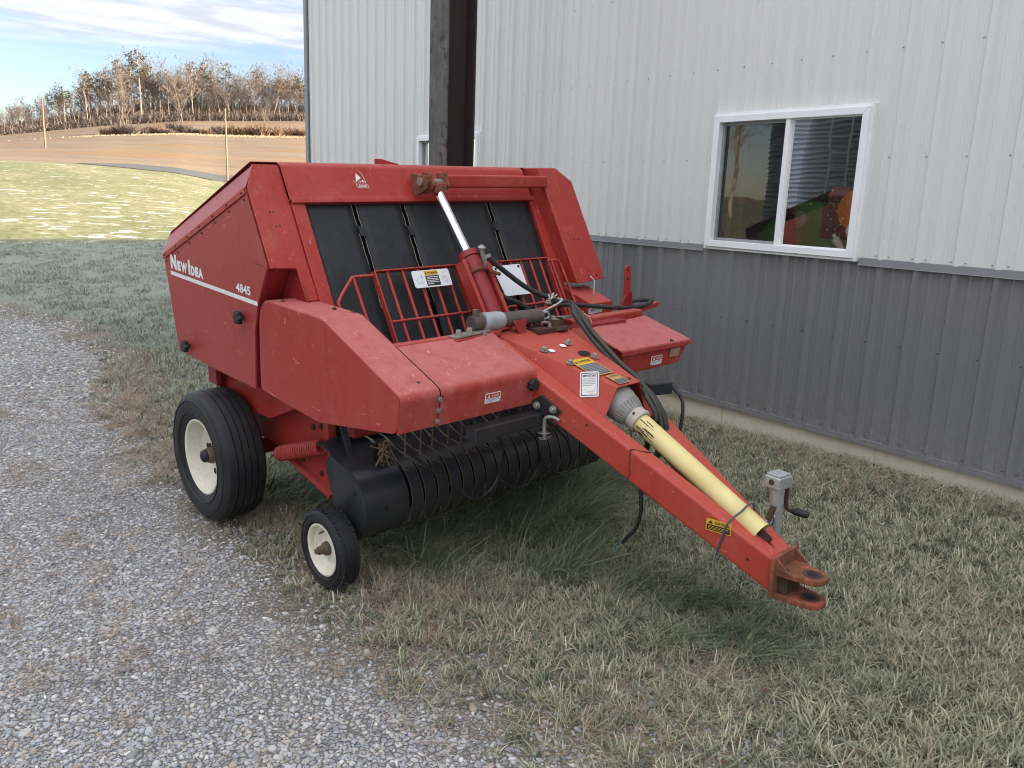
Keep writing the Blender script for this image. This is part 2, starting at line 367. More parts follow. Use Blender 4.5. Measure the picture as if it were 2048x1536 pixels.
def side_profile():
    return [(-0.512, 1.759), (0.534, 1.382), (0.425, 0.857), (-0.049, 0.827), (-0.491, 0.808), (-0.522, 1.089), (-0.568, 1.229), (-0.685, 1.416)]
def build_body():
    # side shields (left and right)
    o = MB().yz(side_profile(), 0.0, 0.012).build('side_shield', M['red_side'], baler, bevel=0.003)
    m = MB()      # stripe and lettering
    xd = Vector((0, -1, -0.056)).normalized(); yd = Vector((0, 0, 1))
    quad(m, (-0.0016, 0.448, 1.281), xd, yd, 0, 1.022, 0, 0.021)
    m.build('stripe', M['white'], o)
    m = MB(); base = Vector((-0.0018, 0.437, 1.317))
    for s, x, w, h in (('N', 0.0, 0.082, 0.080), ('E', 0.090, 0.048, 0.054), ('W', 0.140, 0.082, 0.054), ('I', 0.237, 0.024, 0.076), ('D', 0.270, 0.048, 0.052), ('E', 0.322, 0.042, 0.052), ('A', 0.362, 0.058, 0.052)):
        put_text(m, s, base + xd*x, xd, yd, w, h, 0.075)
    m.build('lettering', M['white'], o)
    m = MB(); b2 = Vector((-0.0018, -0.356, 1.272)); x2 = Vector((0, -1, -0.045)).normalized()
    put_text(m, '4845', b2, x2, yd, 0.152, 0.043, 0.03)
    m.build('model_number', M['white'], o)
    for y, z in ((-0.408, 1.152), (0.275, 0.906)):
        k = MB(); k.lathe([(0.012, 0), (0.012, 0.02)], (-0.001, y, z), (-1, 0, 0), 12, cap=True)
        pr = []
        for i in range(48):
            a = 2*PI*i/48; pr.append((a, 0.030 + 0.0055*math.cos(6*a)))
        V = []
        for h, s in ((0.014, .92), (0.018, 1), (0.034, 1), (0.040, .86)):
            V += [(-h, y + r*s*math.cos(a), z + r*s*math.sin(a)) for a, r in pr]
        F = [(j*48+i, j*48+(i+1) % 48, (j+1)*48+(i+1) % 48, (j+1)*48+i) for j in range(3) for i in range(48)] + [list(range(48)), [144+i for i in range(48)][::-1]]
        k.add(V, F); k.build('knob', M['plastic'], o, smooth=40)
    # chamfered edge strip along the sloping top of the shield, with its screws
    A, B_ = Vector((0.0, -0.515, 1.762)), Vector((0.0, 0.537, 1.385)); A2, B2 = Vector((0.055, -0.500, 1.868)), Vector((0.062, 0.590, 1.487))
    st = MB(); n = 16
    st.plate([A, B_, B2, A2], (0.006, 0, -0.004))
    d = (B_-A).normalized(); dn = Vector((0, -0.34, -0.94))
    st.plate([A+Vector((-0.004, 0, 0)), B_+Vector((-0.004, 0, 0)), B_+Vector((-0.004, 0, 0))+dn*0.028, A+Vector((-0.004, 0, 0))+dn*0.028], (-0.003, 0, 0))
    o2 = st.build('edge_strip', M['red'], baler, bevel=0.002)
    sc = MB()
    for i in range(7):
        p = A + (B_-A)*(0.03+0.157*i)
        sc.lathe([(0.0001, 0.004), (0.005, 0.003), (0.006, 0)], p + dn*0.014 + Vector((-0.007, 0, 0)), (-1, 0, 0), 8)
        sc.lathe([(0.0001, 0.004), (0.005, 0.003), (0.006, 0)], p + Vector((-0.001, 0, 0)) + dn*0.046, (-1, 0, 0), 8)
    tag(sc.build('screw_row', M['rust'], o2), kind='stuff')
    # right shield, mirrored, without lettering
    MB().yz(side_profile(), 1.988, 2.0).build('side_shield', M['red_side'], baler, bevel=0.003)
    # roof and tailgate skin
    sheet('chamber_roof', [(-0.470, 1.878), (0.575, 1.492), (0.52, 1.36), (0.44, 1.05), (0.40, 0.87)], 0.055, 1.945, M['red'], r=0.05)
    # dark chamber behind the belts
    MB().yz([BP(0, 1.80, -0.05)[1:], BP(0, 0.90, -0.05)[1:], (0.40, 0.84), (0.56, 1.30), (0.40, 1.50)], 0.20, 1.80).build('bale_chamber', M['dark'], baler)
    for i, (x0, x1) in enumerate(((0.018, 0.03), (1.97, 1.98))):
        MB().yz([(-0.49, 1.74), (0.50, 1.37), (0.41, 0.9), (-0.45, 0.85), (-0.50, 1.2), (-0.64, 1.42)], x0, x1).build('inner_liner', M['red_dark'], baler)
    # leaning front strip on the left (gusset) with the recess under it
    g = MB(); g.plate([BP(0.055, 1.868), BP(0.190, 1.868), BP(0.190, 1.40), BP(0.195, 1.26), BP(0.132, 1.26), BP(0.128, 1.405), BP(0.0, 1.412), BP(0.0, 1.762)], NB*-0.008)
    o = g.build('front_gusset', M['red'], baler, bevel=0.003)
    h = MB()
    for x, z in ((0.075, 1.655), (0.092, 1.655), (0.088, 1.59), (0.105, 1.591)):
        h.lathe([(0.0001, 0.0008), (0.0045, 0.0008)], BP(x, z), NB, 8)
    tag(h.build('drilled_hole', M['decal_black'], o), kind='stuff')
    # return flange following the cut-back front edge of the shield, and the scoop wall
    f = MB(); e = [(-0.685, 1.416), (-0.568, 1.229), (-0.522, 1.089), (-0.491, 0.808)]
    for (y0, z0), (y1, z1) in zip(e, e[1:]):
        f.plate([(0.004, y0, z0), (0.13, y0+.02, z0), (0.13, y1+.03, z1), (0.004, y1, z1)], (0, 0.006, 0))
    f.plate([(0.134, -0.72, 1.40), (0.134, -0.83, 1.22), (0.134, -0.45, 1.05), (0.134, -0.45, 1.40)], (0.004, 0, 0))
    f.plate([(0.0, -0.70, 1.408), (0.13, -0.72, 1.40), (0.13, -0.56, 1.42), (0.0, -0.56, 1.42)], (0, 0, 0.004))
    f.build('scoop_panel', M['red_dark'], baler)
    # frame posts either side of the belts
    for x0, x1, zb in ((0.192, 0.262, 0.98), (1.752, 1.815, 0.98)):
        m = MB(); m.plate([BP(x0, 1.72, 0.012), BP(x1, 1.72, 0.012), BP(x1, zb, 0.012), BP(x0, zb, 0.012)], NB*-0.07)
        m.build('frame_post', M['red'], baler, bevel=0.004)
    # top beam: rounded upper edge and a folded lip below
    prof = [(-0.40, 1.868), (-0.466, 1.880), (-0.500, 1.868), BP(0, 1.72, 0.018)[1:], BP(0, 1.706, 0.022)[1:], (-0.55, 1.700)]
    sheet('top_beam', prof, 0.186, 1.762, M['red'], r=0.03, t=0.006)
    m = MB(); m.plate([BP(0.192, 1.712, 0.028), BP(1.775, 1.712, 0.028), BP(1.775, 1.696, 0.028), BP(0.192, 1.696, 0.028)], NB*-0.03)
    m.build('beam_lip', M['red'], baler, bevel=0.002)
    m = MB(); m.plate([(0.86, -0.30, 1.878), (1.02, -0.30, 1.86), (1.02, -0.30, 1.885), (0.90, -0.30, 1.912), (0.86, -0.30, 1.912)], (0, 0.012, 0))
    m.build('lift_lug', M['red'], baler, bevel=0.002)
    # emblem on the beam: peak, stripes, bracket lines and the framed word
    em = MB(); ex = Vector((1, 0, 0)); ey = UB; eo = Vector(BP(0.552, 1.757, 0.026)); S = 0.094
    def tri(pts): em.add([eo + ex*(x*S) + ey*(y*S) for x, y in pts], [list(range(len(pts)))])
    tri([(0.34, 0.93), (0.58, 0.64), (0.20, 0.40)]); tri([(0.62, 0.56), (0.60, 0.40), (0.78, 0.39)])
    for k in (0.36, 0.46, 0.55): tri([(k, 0.38), (k+0.04, 0.38), (k+0.09, 0.48), (k+0.055, 0.48)])
    def ln(P, w=0.022):
        for a, b in zip(P, P[1:]):
            a, b = Vector((*a, 0)), Vector((*b, 0)); s = Vector((-(b-a).y, (b-a).x, 0)).normalized()*w/2; tri([(a+s)[:2], (b+s)[:2], (b-s)[:2], (a-s)[:2]])
    ln([(0.06, 0.50), (0.10, 0.40), (0.18, 0.345), (0.26, 0.345)]); ln([(0.60, 1.0), (0.68, 0.95), (0.74, 0.80), (0.83, 0.37), (0.76, 0.35)])
    ln([(0.20, 0.29), (0.83, 0.29), (0.90, 0.24), (0.94, 0.07), (0.30, 0.07), (0.22, 0.11), (0.18, 0.26), (0.20, 0.29)])
    put_text(em, 'AGCO', eo + ex*(0.29*S) + ey*(0.125*S), ex, ey, 0.55*S, 0.105*S, 0.03)
    em.build('emblem', M['white'], baler)
    # lift tube along the beam
    m = MB(); m.bar((1.045, -0.655, 1.799), (1.80, -0.655, 1.799), 0.066, 0.068)
    m.build('lift_tube', M['red'], baler, bevel=0.012, seg=3)
    # belts
    for x0, x1 in ((0.266, 0.522), (0.551, 0.819), (0.848, 1.127), (1.156, 1.416), (1.446, 1.746)):
        m = MB(); nx, nz = 7, 22; V = []
        rn = np.random.default_rng(int(x0*1000))
        ph = rn.uniform(0, 6, 3)
        for j in range(nz+1):
            z = 1.70 - (1.70-0.92)*j/nz
            for i in range(nx):
                t = i/(nx-1); w = 0.004*math.sin(3*z*3+ph[0]) + 0.006*math.sin(t*PI) + 0.003*math.sin(z*21+ph[1]+t*2) - 0.012
                V.append(BP(x0+(x1-x0)*t, z, w))
        m.add(V, [(j*nx+i, j*nx+i+1, (j+1)*nx+i+1, (j+1)*nx+i) for j in range(nz) for i in range(nx-1)])
        b = m.build('belt', M['belt'], baler, smooth=60)
        s = b.modifiers.new('thick', 'SOLIDIFY'); s.thickness = 0.007; s.offset = -1
        e = MB()
        for x, sg in ((x0, -1), (x1, 1)):
            if (x < 0.3) or (x > 1.7): continue
            P = []
            for j in range(20):
                z = 1.695 - 0.5*j/19; P.append(Vector(BP(x + sg*0.002 + 0.0016*math.sin(j*2.1+x*9), z, -0.010)))
            e.tube(P, 0.0015, 4)
        if e.v: e.build('frayed_edge', M['belt_edge'], b)
    for x, z in ((0.536, 1.56), (0.833, 1.555), (1.141, 1.565), (1.431, 1.56)):
        m = MB(); m.plate([BP(x-0.018, z+0.02, 0.004), BP(x+0.016, z+0.016, 0.004), BP(x+0.016, z-0.03, 0.004), BP(x-0.012, z-0.026, 0.004)], NB*-0.01)
        m.build('belt_guide', M['plastic'], baler)
    # right-hand chain case leaning in front of the frame, and the gear cover under it
    o_ = 0.12
    m = MB(); P = [BP(1.800, 1.880, o_), BP(1.950, 1.881, o_), BP(2.055, 1.803, o_), BP(2.065, 1.238, o_), BP(1.818, 1.226, o_)]
    m.plate(P, (0, 0.17, 0)); cc = m.build('chain_case', M['red'], baler, bevel=0.006)
    h = MB()
    for x, z, r in ((1.905, 1.47, .006), (1.945, 1.47, .006), (1.99, 1.36, .004), (1.91, 1.35, .004), (2.01, 1.44, .004), (1.94, 1.285, .004), (2.005, 1.29, .004), (1.935, 1.262, .008), (2.0, 1.262, .009)):
        h.lathe([(0.0001, 0.0009), (r, 0.0009)], BP(x, z, o_), NB, 10)
    tag(h.build('drilled_hole', M['decal_black'], cc), kind='stuff')
    MB().tube(spline([BP(1.935, 1.262, o_+.004), BP(1.932, 1.24, o_+.03), BP(1.905, 1.20, o_+.035), BP(1.90, 1.16, o_+.02)], 5), 0.003, 5).build('pull_cord', M['twine'], cc)
    m = MB(); m.yz([(-0.86, 1.195), (-1.06, 1.125), (-1.075, 0.98), (-0.80, 0.95), (-0.72, 1.19)], 1.79, 1.985)
    m.build('gear_cover', M['red'], baler, bevel=0.006)
build_body()

def build_hood():
    P1, P2, P3, P4, P5, P6, P7 = (-0.640, 1.259), (-1.143, 1.237), (-1.694, 1.004), (-1.664, 0.853), (-1.075, 0.770), (-0.550, 0.818), (-0.577, 1.181)
    hood = MB().yz(fillet([(-0.56, 1.0), P7, P1, P2, P3, P4, P5, P6, (-0.56, 1.0)], 0.035)[:-1], 0.0, 0.007).build('hood_side', M['red'], baler, bevel=0.003)
    sheet('hood_corner', [(-0.585, 1.12), (-0.582, 1.20), P1, P2, P3, P4], 0.002, 0.193, M['red_deck'], r=0.028)
    m = MB(); m.yz([(-0.66, 1.255), P2, (-1.42, 1.12), (-1.35, 1.02), (-0.7, 1.1)], 0.193, 0.200)
    m.build('hood_inner_wall', M['red_dark'], baler)
    o = sheet('hood_door', [(-1.402, 1.130), (-1.697, 1.006), (-1.667, 0.852)], 0.198, 0.727, M['red_deck'], r=0.030)
    m = MB(); m.plate([(0.727, -1.402, 1.130), (0.727, -1.690, 1.008), (0.727, -1.667, 0.852), (0.700, -1.60, 0.86), (0.700, -1.40, 1.05)], (0.006, 0, 0))
    m.build('door_end', M['red'], o, bevel=0.002)
    m = MB(); m.bar((0.2, -1.372, 1.122), (0.79, -1.372, 1.122), 0.055, 0.03); m.build('deck_crossbar', M['red'], baler, bevel=0.006)
    b = MB()
    for y, z in ((-1.690, 0.968), (-1.681, 0.921), (-1.672, 0.875)): b.hexbolt((0.190, y-0.004, z), (0, -1, -0.2), 0.0085, 0.008)
    tag(b.build('bolt_row', M['zinc'], o, smooth=35), kind='stuff')
    c = MB()
    rn = random.Random(3)
    c.tube([(0.205+rn.uniform(-.004, .004), -1.6935+0.03*(i/9)+.0, 0.985-0.125*i/9) for i in range(10)], 0.0032, 5); c.build('crack_weld', M['rust'], o)
    for x, y, z, n, r in ((0.135, -1.63, 1.0335, (0, -.38, .92), 0.008),):
        MB().lathe([(0.0001, 0.001), (r, 0.001)], (x, y, z), n, 12).build('drilled_hole', M['decal_black'], hood)
    h = MB()
    for x, y, z in ((0.05, -0.72, 1.262), (0.15, -1.0, 1.249), (0.185, -1.10, 1.246)): h.lathe([(0.0001, 0.008), (0.008, 0.006), (0.011, 0)], (x, y, z), (0, 0, 1), 10)
    tag(h.build('rivet', M['rust'], hood), kind='stuff')
    k = MB(); V = []
    for hh, s in ((0.0, .8), (0.006, 1), (0.022, 1), (0.028, .85)):
        V += [(0.703 + (0.026+0.003*math.cos(7*a))*s*math.cos(a), -1.684-hh, 0.946 + (0.026+0.003*math.cos(7*a))*s*math.sin(a)) for a in [2*PI*i/42 for i in range(42)]]
    k.add(V, [(j*42+i, j*42+(i+1) % 42, (j+1)*42+(i+1) % 42, (j+1)*42+i) for j in range(3) for i in range(42)] + [[126+i for i in range(42)]])
    k.build('knob', M['plastic'], o, smooth=40)
    # danger decal on the door front
    xd = Vector((1, 0, 0)); yd = Vector((0, -0.194, 0.981))
    danger_decal(Vector((0.435, -1.6805, 0.902)), xd, yd, 0.088, 0.046, o)
def danger_decal(o, xd, yd, w, h, parent):
    m = MB(); rquad(m, o, xd, yd, w, h, 0.006); d = m.build('decal', M['white'], parent)
    n = xd.cross(yd)
    m = MB(); quad(m, o, xd, yd, w*.05, w*.95, h*.48, h*.92, 0.0018); m.build('red_band', M['decal_red'], d)
    m = MB(); put_text(m, 'DANGER', o + xd*(w*.42) + yd*(h*.60) + n*0.0024, xd, yd, w*.46, h*.22, 0.02)
    m.add([o + xd*(w*a) + yd*(h*b) + n*0.0024 for a, b in ((.12, .56), (.34, .56), (.23, .86))], [(0, 1, 2)])
    m.build('lettering', M['white'], d)
    m = MB(); fine_print(m, o + xd*(w*.08) + yd*(h*.10), xd, yd, w*.84, h*.34, 3, 0.0018, 5, 0.4); m.build('fine_print', M['decal_grey'], d)
build_hood()

def wheel(x, y, R, W, rr, side, main):
    w = empty('main_wheel' if main else 'gauge_wheel', (x, y, R), (0, 0, 0), baler)
    ax = (side, 0, 0)          # outward axis
    h = W/2
    prof = [(rr-0.006, -0.36*W), (rr+0.012, -0.42*W), (rr+0.35*(R-rr), -h*0.99), (rr+0.62*(R-rr), -h), (R-0.16*(R-rr), -h*0.93), (R-0.05*(R-rr), -h*0.80)]
    ribs = 5 if main else 6; gw = 0.0045 if main else 0.0018; gd = 0.010 if main else 0.004
    x0, x1 = -h*0.74, h*0.74
    for i in range(ribs):
        a = x0 + (x1-x0)*i/ribs; b = x0 + (x1-x0)*(i+1)/ribs
        cr = lambda t: R - 0.06*(R-rr)*(abs(t)/h)**2.2*1.2
        prof += [(cr(a), a+gw*.6), (cr((a+b)/2), (a+b)/2), (cr(b), b-gw*.6)]
        if i < ribs-1: prof += [(cr(b)-gd, b-gw*.4), (cr(b)-gd, b+gw*.4)]
    prof += [(R-0.05*(R-rr), h*0.80), (R-0.16*(R-rr), h*0.93), (rr+0.62*(R-rr), h), (rr+0.35*(R-rr), h*0.99), (rr+0.012, 0.42*W), (rr-0.006, 0.36*W)]
    t = MB(); t.lathe(prof, (0, 0, 0), ax, 72); ty = t.build('tyre', M['tyre'], w, smooth=32)
    sb = MB()                 # raised bands on the sidewall
    for k, off in ((0.30, 0.985), (0.70, 0.985)):
        r = rr+k*(R-rr); sb.lathe([(r-0.004, h*off-0.004), (r-0.002, h*off+0.0035), (r+0.002, h*off+0.0035), (r+0.004, h*off-0.004)], (0, 0, 0), ax, 64)
    sb.build('sidewall_band', M['tyre'], ty, smooth=50)
    if not main:              # zig-zag shoulder lugs
        lg = MB(); n = 34
        for k in range(n):
            a = 2*PI*k/n
            for s in (-1, 1):
                for (da, o0, o1) in ((-0.06, .50, .80), (0.06, .50, .80)):
                    P = []
                    for tt in (0, 1):
                        ang = a + (da if tt == 0 else -da) + (0.04 if s > 0 else 0); o = (o0 if tt == 0 else o1)*h*s; rr2 = R*1.004 if tt == 0 else R-0.035*(R-rr)+0.003
                        P.append(Vector((o*side, math.cos(ang)*rr2, math.sin(ang)*rr2)))
                    lg.bar(P[0], P[1], 0.006, 0.006, up=(0, math.cos(a), math.sin(a)))
        tag(lg.build('tread_lug', M['tyre'], ty), kind='stuff')
    d = 0.40*W
    rp = [(rr+0.002, d-0.004), (rr+0.004, d+0.004), (rr-0.004, d+0.006), (rr-0.012, d), (rr-0.016, d-0.02), (rr-0.028, d*0.45), (rr-0.036, d*0.2)]
    if main: rp += [(rr-0.052, 0.012), (rr*0.66, -0.004), (rr*0.60, 0.004), (rr*0.42, 0.006), (rr*0.36, 0.010), (0.03, 0.010)]
    else: rp += [(rr-0.045, 0.002), (rr*0.5, 0.004), (rr*0.34, 0.012), (0.012, 0.012)]
    m = MB(); m.lathe(rp, (0, 0, 0), ax, 56); m.lathe([(rr+0.002, d-0.004), (rr-0.01, -0.40*W), (rr+.003, -0.42*W)], (0, 0, 0), ax, 48)
    rim = m.build('rim', M['rim'], w, smooth=30)
    hb = MB()
    if main:
        hb.lathe([(0.060, 0.008), (0.060, 0.016), (0.044, 0.022), (0.040, 0.062), (0.034, 0.070)], (0, 0, 0), ax, 28)
        hub = hb.build('hub', M['hub'], w, smooth=35)
        c = MB(); c.lathe([(0.035, 0.064), (0.035, 0.078), (0.030, 0.090), (0.016, 0.097), (0.0001, 0.098)], (0, 0, 0), ax, 28); c.build('hub_cap', M['plastic'], hub, smooth=50)
        for k in range(6):
            a = 2*PI*k/6+0.3; b = MB(); b.lathe([(0.0001, 0.0), (0.013, 0), (0.013, 0.018), (0.0001, 0.020)], (side*0.004, 0.088*math.cos(a), 0.088*math.sin(a)), ax, 6); b.build('lug_nut', M['rust'], rim)
        for k in range(5):
            a = 2*PI*k/5+0.1; b = MB(); b.lathe([(0.0001, 0.001), (0.019, 0.001)], (side*0.0045, 0.122*math.cos(a), 0.125*math.sin(a)), ax, 12); b.build('hand_hole', M['dark'], rim)
        v = MB(); v.tube([(side*0.02, 0.0, 0.168), (side*0.055, 0.0, 0.160)], 0.004, 6); v.build('valve_stem', M['plastic'], rim)
    else:
        hb.lathe([(0.034, 0.010), (0.030, 0.030), (0.020, 0.036), (0.019, 0.060), (0.012, 0.062), (0.012, 0.074), (0.0001, 0.075)], (0, 0, 0), ax, 20)
        hub = hb.build('hub', M['hub'], w, smooth=35)
        v = MB(); v.tube([(side*0.012, 0.03, 0.072), (side*0.034, 0.03, 0.066)], 0.0035, 6); v.build('valve_stem', M['plastic'], rim)
    return w
wheel(0.0, 0.0, 0.355, 0.238, 0.202, -1, True)
wheel(2.0, 0.0, 0.355, 0.25, 0.202, 1, True)
wheel(0.015, -1.104, 0.184, 0.100, 0.119, -1, False)

def build_chassis():
    m = MB(); m.bar((0.03, 0.0, 0.355), (1.97, 0.0, 0.355), 0.09, 0.09); m.build('axle', M['red_dark'], baler, bevel=0.006)
    for x0 in (0.235, 1.757):
        m = MB(); m.yz([(0.38, 0.86), (0.38, 0.55), (0.10, 0.42), (-0.30, 0.40), (-0.66, 0.30), (-0.80, 0.30), (-0.80, 0.86)], x0, x0+0.008)
        o = m.build('chassis_plate', M['red'], baler, bevel=0.002)
        m = MB(); m.bar((x0-0.02, -0.802, 0.86), (x0-0.02, -0.802, 0.50), 0.045, 0.05, up=(0, 1, 0)); m.bar((x0-0.012, -0.30, 0.405), (x0-0.012, -0.80, 0.285), 0.05, 0.022); m.build('flange', M['red'], o, bevel=0.004)
        m = MB()
        for y, z in ((-0.62, 0.60), (-0.70, 0.62), (-0.45, 0.66), (-0.5, 0.40), (-0.68, 0.37)): m.hexbolt((x0, y, z), (-1, 0, 0), 0.011, 0.012)
        tag(m.build('bolt', M['rust'], o, smooth=35), kind='stuff')
    # mud guard behind the left tyre
    m = MB(); m.yz([(0.30, 0.72), (0.05, 0.76), (-0.20, 0.755), (-0.60, 0.80), (-0.645, 0.72), (-0.36, 0.605), (-0.20, 0.60), (0.25, 0.60)], 0.135, 0.141)
    m.plate([(0.135, -0.645, 0.72), (0.235, -0.645, 0.72), (0.235, -0.36, 0.605), (0.135, -0.36, 0.605)], (0, 0, 0.005)); m.build('mud_guard', M['red'], baler, bevel=0.002)
    m = MB(); m.bb(0.07, 0.10, 0.12, 0.22, 0.70, 0.86); m.bb(0.10, 0.235, 0.15, 0.19, 0.62, 0.80); m.build('rear_bracket', M['red_dark'], baler, bevel=0.003)
    # operating label on the chassis
    m = MB(); xd = Vector((0, -1, 0)); yd = Vector((0, 0, 1)); rquad(m, (0.2335, -0.475, 0.665), xd, yd, 0.062, 0.075, 0.004); d = m.build('decal', M['white'], baler)
    m = MB(); fine_print(m, Vector((0.2315, -0.482, 0.672)), xd, yd, 0.05, 0.06, 5, 0.0006, 9); m.build('fine_print', M['rust'], d)
    # pickup float spring
    a, b = Vector((0.175, -0.36, 0.405)), Vector((0.175, -0.80, 0.552)); d = (b-a).normalized(); s = Vector((1, 0, 0)); u = d.cross(s)
    P = []; turns = 19
    for i in range(turns*12+1):
        t = i/(turns*12); an = 2*PI*turns*t; P.append(a + (b-a)*t + (s*math.cos(an)+u*math.sin(an))*0.034)
    m = MB(); m.tube(P, 0.0084, 6); sp = m.build('float_spring', M['red'], baler, smooth=60)
    m = MB(); m.tube(spline([b - d*0.03 + u*0.03, b + d*0.02 + u*0.01, b + d*0.07, b + d*0.09 - u*0.015], 5), 0.007, 6); m.build('spring_hook', M['red'], sp, smooth=60)
    m = MB(); m.tube(spline([a + d*0.03 + u*0.03, a - d*0.03, a - d*0.10], 5), 0.007, 6); m.build('spring_hook', M['red'], sp, smooth=60)
    # cross frame under the deck, closing the front below the belts
    m = MB(); m.bb(0.24, 1.76, -1.35, -1.28, 0.98, 1.08); m.bb(0.24, 1.76, -0.98, -0.90, 0.62, 0.72); m.build('cross_tube', M['red_dark'], baler, bevel=0.005)
    m = MB(); m.bb(0.26, 1.74, -0.82, -0.80, 0.58, 1.0); m.build('throat_plate', M['dark'], baler)
build_chassis()

def build_pickup():
    yc, zc, R = -1.10, 0.370, 0.172
    pt = lambda a, r=R: (yc - r*math.cos(a), zc + r*math.sin(a))
    pk = empty('pickup', (0, 0, 0), (0, 0, 0), baler)
    m = MB(); prof = [pt(rad(a)) for a in range(-78, 86, 8)] + [(-0.985, 0.578), (-0.945, 0.520), (-0.985, 0.40), (-1.05, 0.215)]
    m.yz(prof, 0.100, 0.106); ep = m.build('end_plate', M['black'], pk, bevel=0.002)
    h = MB(); h.lathe([(0.0001, 0.001), (0.014, 0.001)], (0.100, -1.195, 0.445), (-1, 0, 0), 14); h.build('oval_hole', M['dark'], ep)
    # solid left section
    def strip(x0, x1, a0=-84, tail=True, bow=0.0):
        p = [pt(rad(a)) for a in np.linspace(a0, 92, 24)]
        if tail: p += [(-1.04, 0.556), (-0.96, 0.590), (-0.86, 0.600)]
        q = MB(); n = len(p); V = []; t = 0.005
        for x in (x0, x1):
            for k in (t, 0.0):
                for i, (y, z) in enumerate(p):
                    ya, za = p[max(i-1, 0)]; yb, zb = p[min(i+1, n-1)]; ty, tz = yb-ya, zb-za; l = math.hypot(ty, tz); V.append((x, y - tz/l*k, z + ty/l*k))
        A, B_, C, D = 0, n, 2*n, 3*n      # outer/inner at x0, outer/inner at x1
        F = []
        for i in range(n-1): F += [(A+i, A+i+1, C+i+1, C+i), (B_+i, D+i, D+i+1, B_+i+1), (A+i, B_+i, B_+i+1, A+i+1), (C+i, C+i+1, D+i+1, D+i)]
        q.add(V, F + [(A, C, D, B_), (A+n-1, B_+n-1, D+n-1, C+n-1)])
        return q
    o = strip(0.104, 0.335).build('drum_end', M['black_dusty'], pk, smooth=30)
    h = MB()
    for x, a, r in ((0.20, -62, 0.014), (0.245, -58, 0.016), (0.21, 2, 0.008)):
        n = Vector((0, -math.cos(rad(a)), math.sin(rad(a)))); h.lathe([(0.0001, 0.0015), (r, 0.0015)], Vector((x, *pt(rad(a), R+0.004))), n, 14)
    tag(h.build('drilled_hole', M['dark'], o), kind='stuff')
    m = MB(); m.bar((0.262, -1.115, 0.63), (0.262, -1.115, 0.53), 0.036, 0.014, up=(0, 1, 0)); m.bar((0.272, -1.155, 0.60), (0.272, -1.175, 0.44), 0.034, 0.012, up=(0, 1, 0)); m.build('stand_bar', M['black'], pk, bevel=0.002)
    m = MB(); rn = random.Random(11)          # clot of old straw caught on the bar
    for i in range(34):
        p = Vector((0.285+rn.uniform(-.03, .03), -1.165+rn.uniform(-.02, .02), 0.60+rn.uniform(-.07, .05))); q = p + Vector((rn.uniform(-.04, .04), rn.uniform(-.015, .015), rn.uniform(-.07, .02)))
        m.bar(p, q, 0.007, 0.004)
    tag(m.build('straw_clot', M['straw'], pk), kind='stuff')
    m = MB(); m.bar((0.170, -0.99, 0.72), (0.185, -1.04, 0.55), 0.03, 0.012, up=(0, 1, 0)); m.build('lift_arm', M['black'], pk, bevel=0.002)
    # curved stripper bands
    q = strip(-0.0295, 0.0295, -86, True, 0.0); me = None
    x = 0.385; k = 0
    while x < 1.70:
        if me is None:
            o = q.build('stripper_band', M['black_dusty'], pk, smooth=30); me = o; o.location = (x, 0, 0)
        else:
            o = me.copy(); COL.objects.link(o); o.location = (x, 0, 0); o.parent = pk
        x += 0.0765; k += 1
    # rusty band edges
    ed = None; x = 0.385
    while x < 1.70:
        if ed is None:
            m = MB()
            for sx in (-0.031, 0.031): m.tube([(sx, *pt(rad(a), R+0.003)) for a in np.linspace(-86, 92, 24)], 0.0018, 4)
            ed = m.build('band_edge', M['tine'], pk); ed.location = (x, 0, 0)
        else:
            o = ed.copy(); COL.objects.link(o); o.location = (x, 0, 0); o.parent = pk
        x += 0.0765
    m = MB(); m.lathe([(0.10, 0), (0.10, 1.58)], (0.12, yc, zc), (1, 0, 0), 16); m.build('tine_reel', M['dark'], pk)
    # spring tines between the bands
    tn = None; x = 0.3465; rn = random.Random(5)
    while x < 1.70:
        if tn is None:
            m = MB()
            for a in (-74, -20, 58, 112): m.tube([(0, *pt(rad(a), 0.10)), (0, *pt(rad(a-6), R+0.008)), (0, *pt(rad(a-16), R+(0.045 if abs(a) > 50 else 0.018)))], [0.003, 0.0025, 0.0018], 4)
            tn = tag(m.build('tine_ring', M['tine'], pk), kind='stuff'); tn.location = (x, 0, 0)
        else:
            o = tn.copy(); COL.objects.link(o); o.location = (x, 0, 0); o.parent = pk; o.rotation_euler = (0, 0, rn.uniform(-.05, .05))
        x += 0.0765
    MB().yz(prof, 1.700, 1.706).build('end_plate', M['black'], pk, bevel=0.002)
    # wind-guard: straight hanging rods under the hood
    g = empty('wind_guard', (0, 0, 0), (0, 0, 0), baler)
    rod = None
    for i in range(14):
        x = 0.205 + 0.076*i
        if rod is None:
            m = MB(); m.tube([(0, -1.44, 0.90), (0, -1.44, 0.80), (0, -1.435, 0.70), (0, -1.43, 0.66)], 0.0036, 5); rod = m.build('guard_rod', M['tine'], g, smooth=60); rod.location = (x, 0, 0)
        else:
            o = rod.copy(); COL.objects.link(o); o.location = (x, rn.uniform(-.01, .01), rn.uniform(-.02, .02)); o.parent = g
    m = MB()
    for i in range(5): m.tube([(0.30+0.27*i, -1.40, 0.80), (0.46+0.27*i, -1.28, 0.62)], 0.004, 5)
    tag(m.build('diagonal_rod', M['black'], g), kind='stuff')
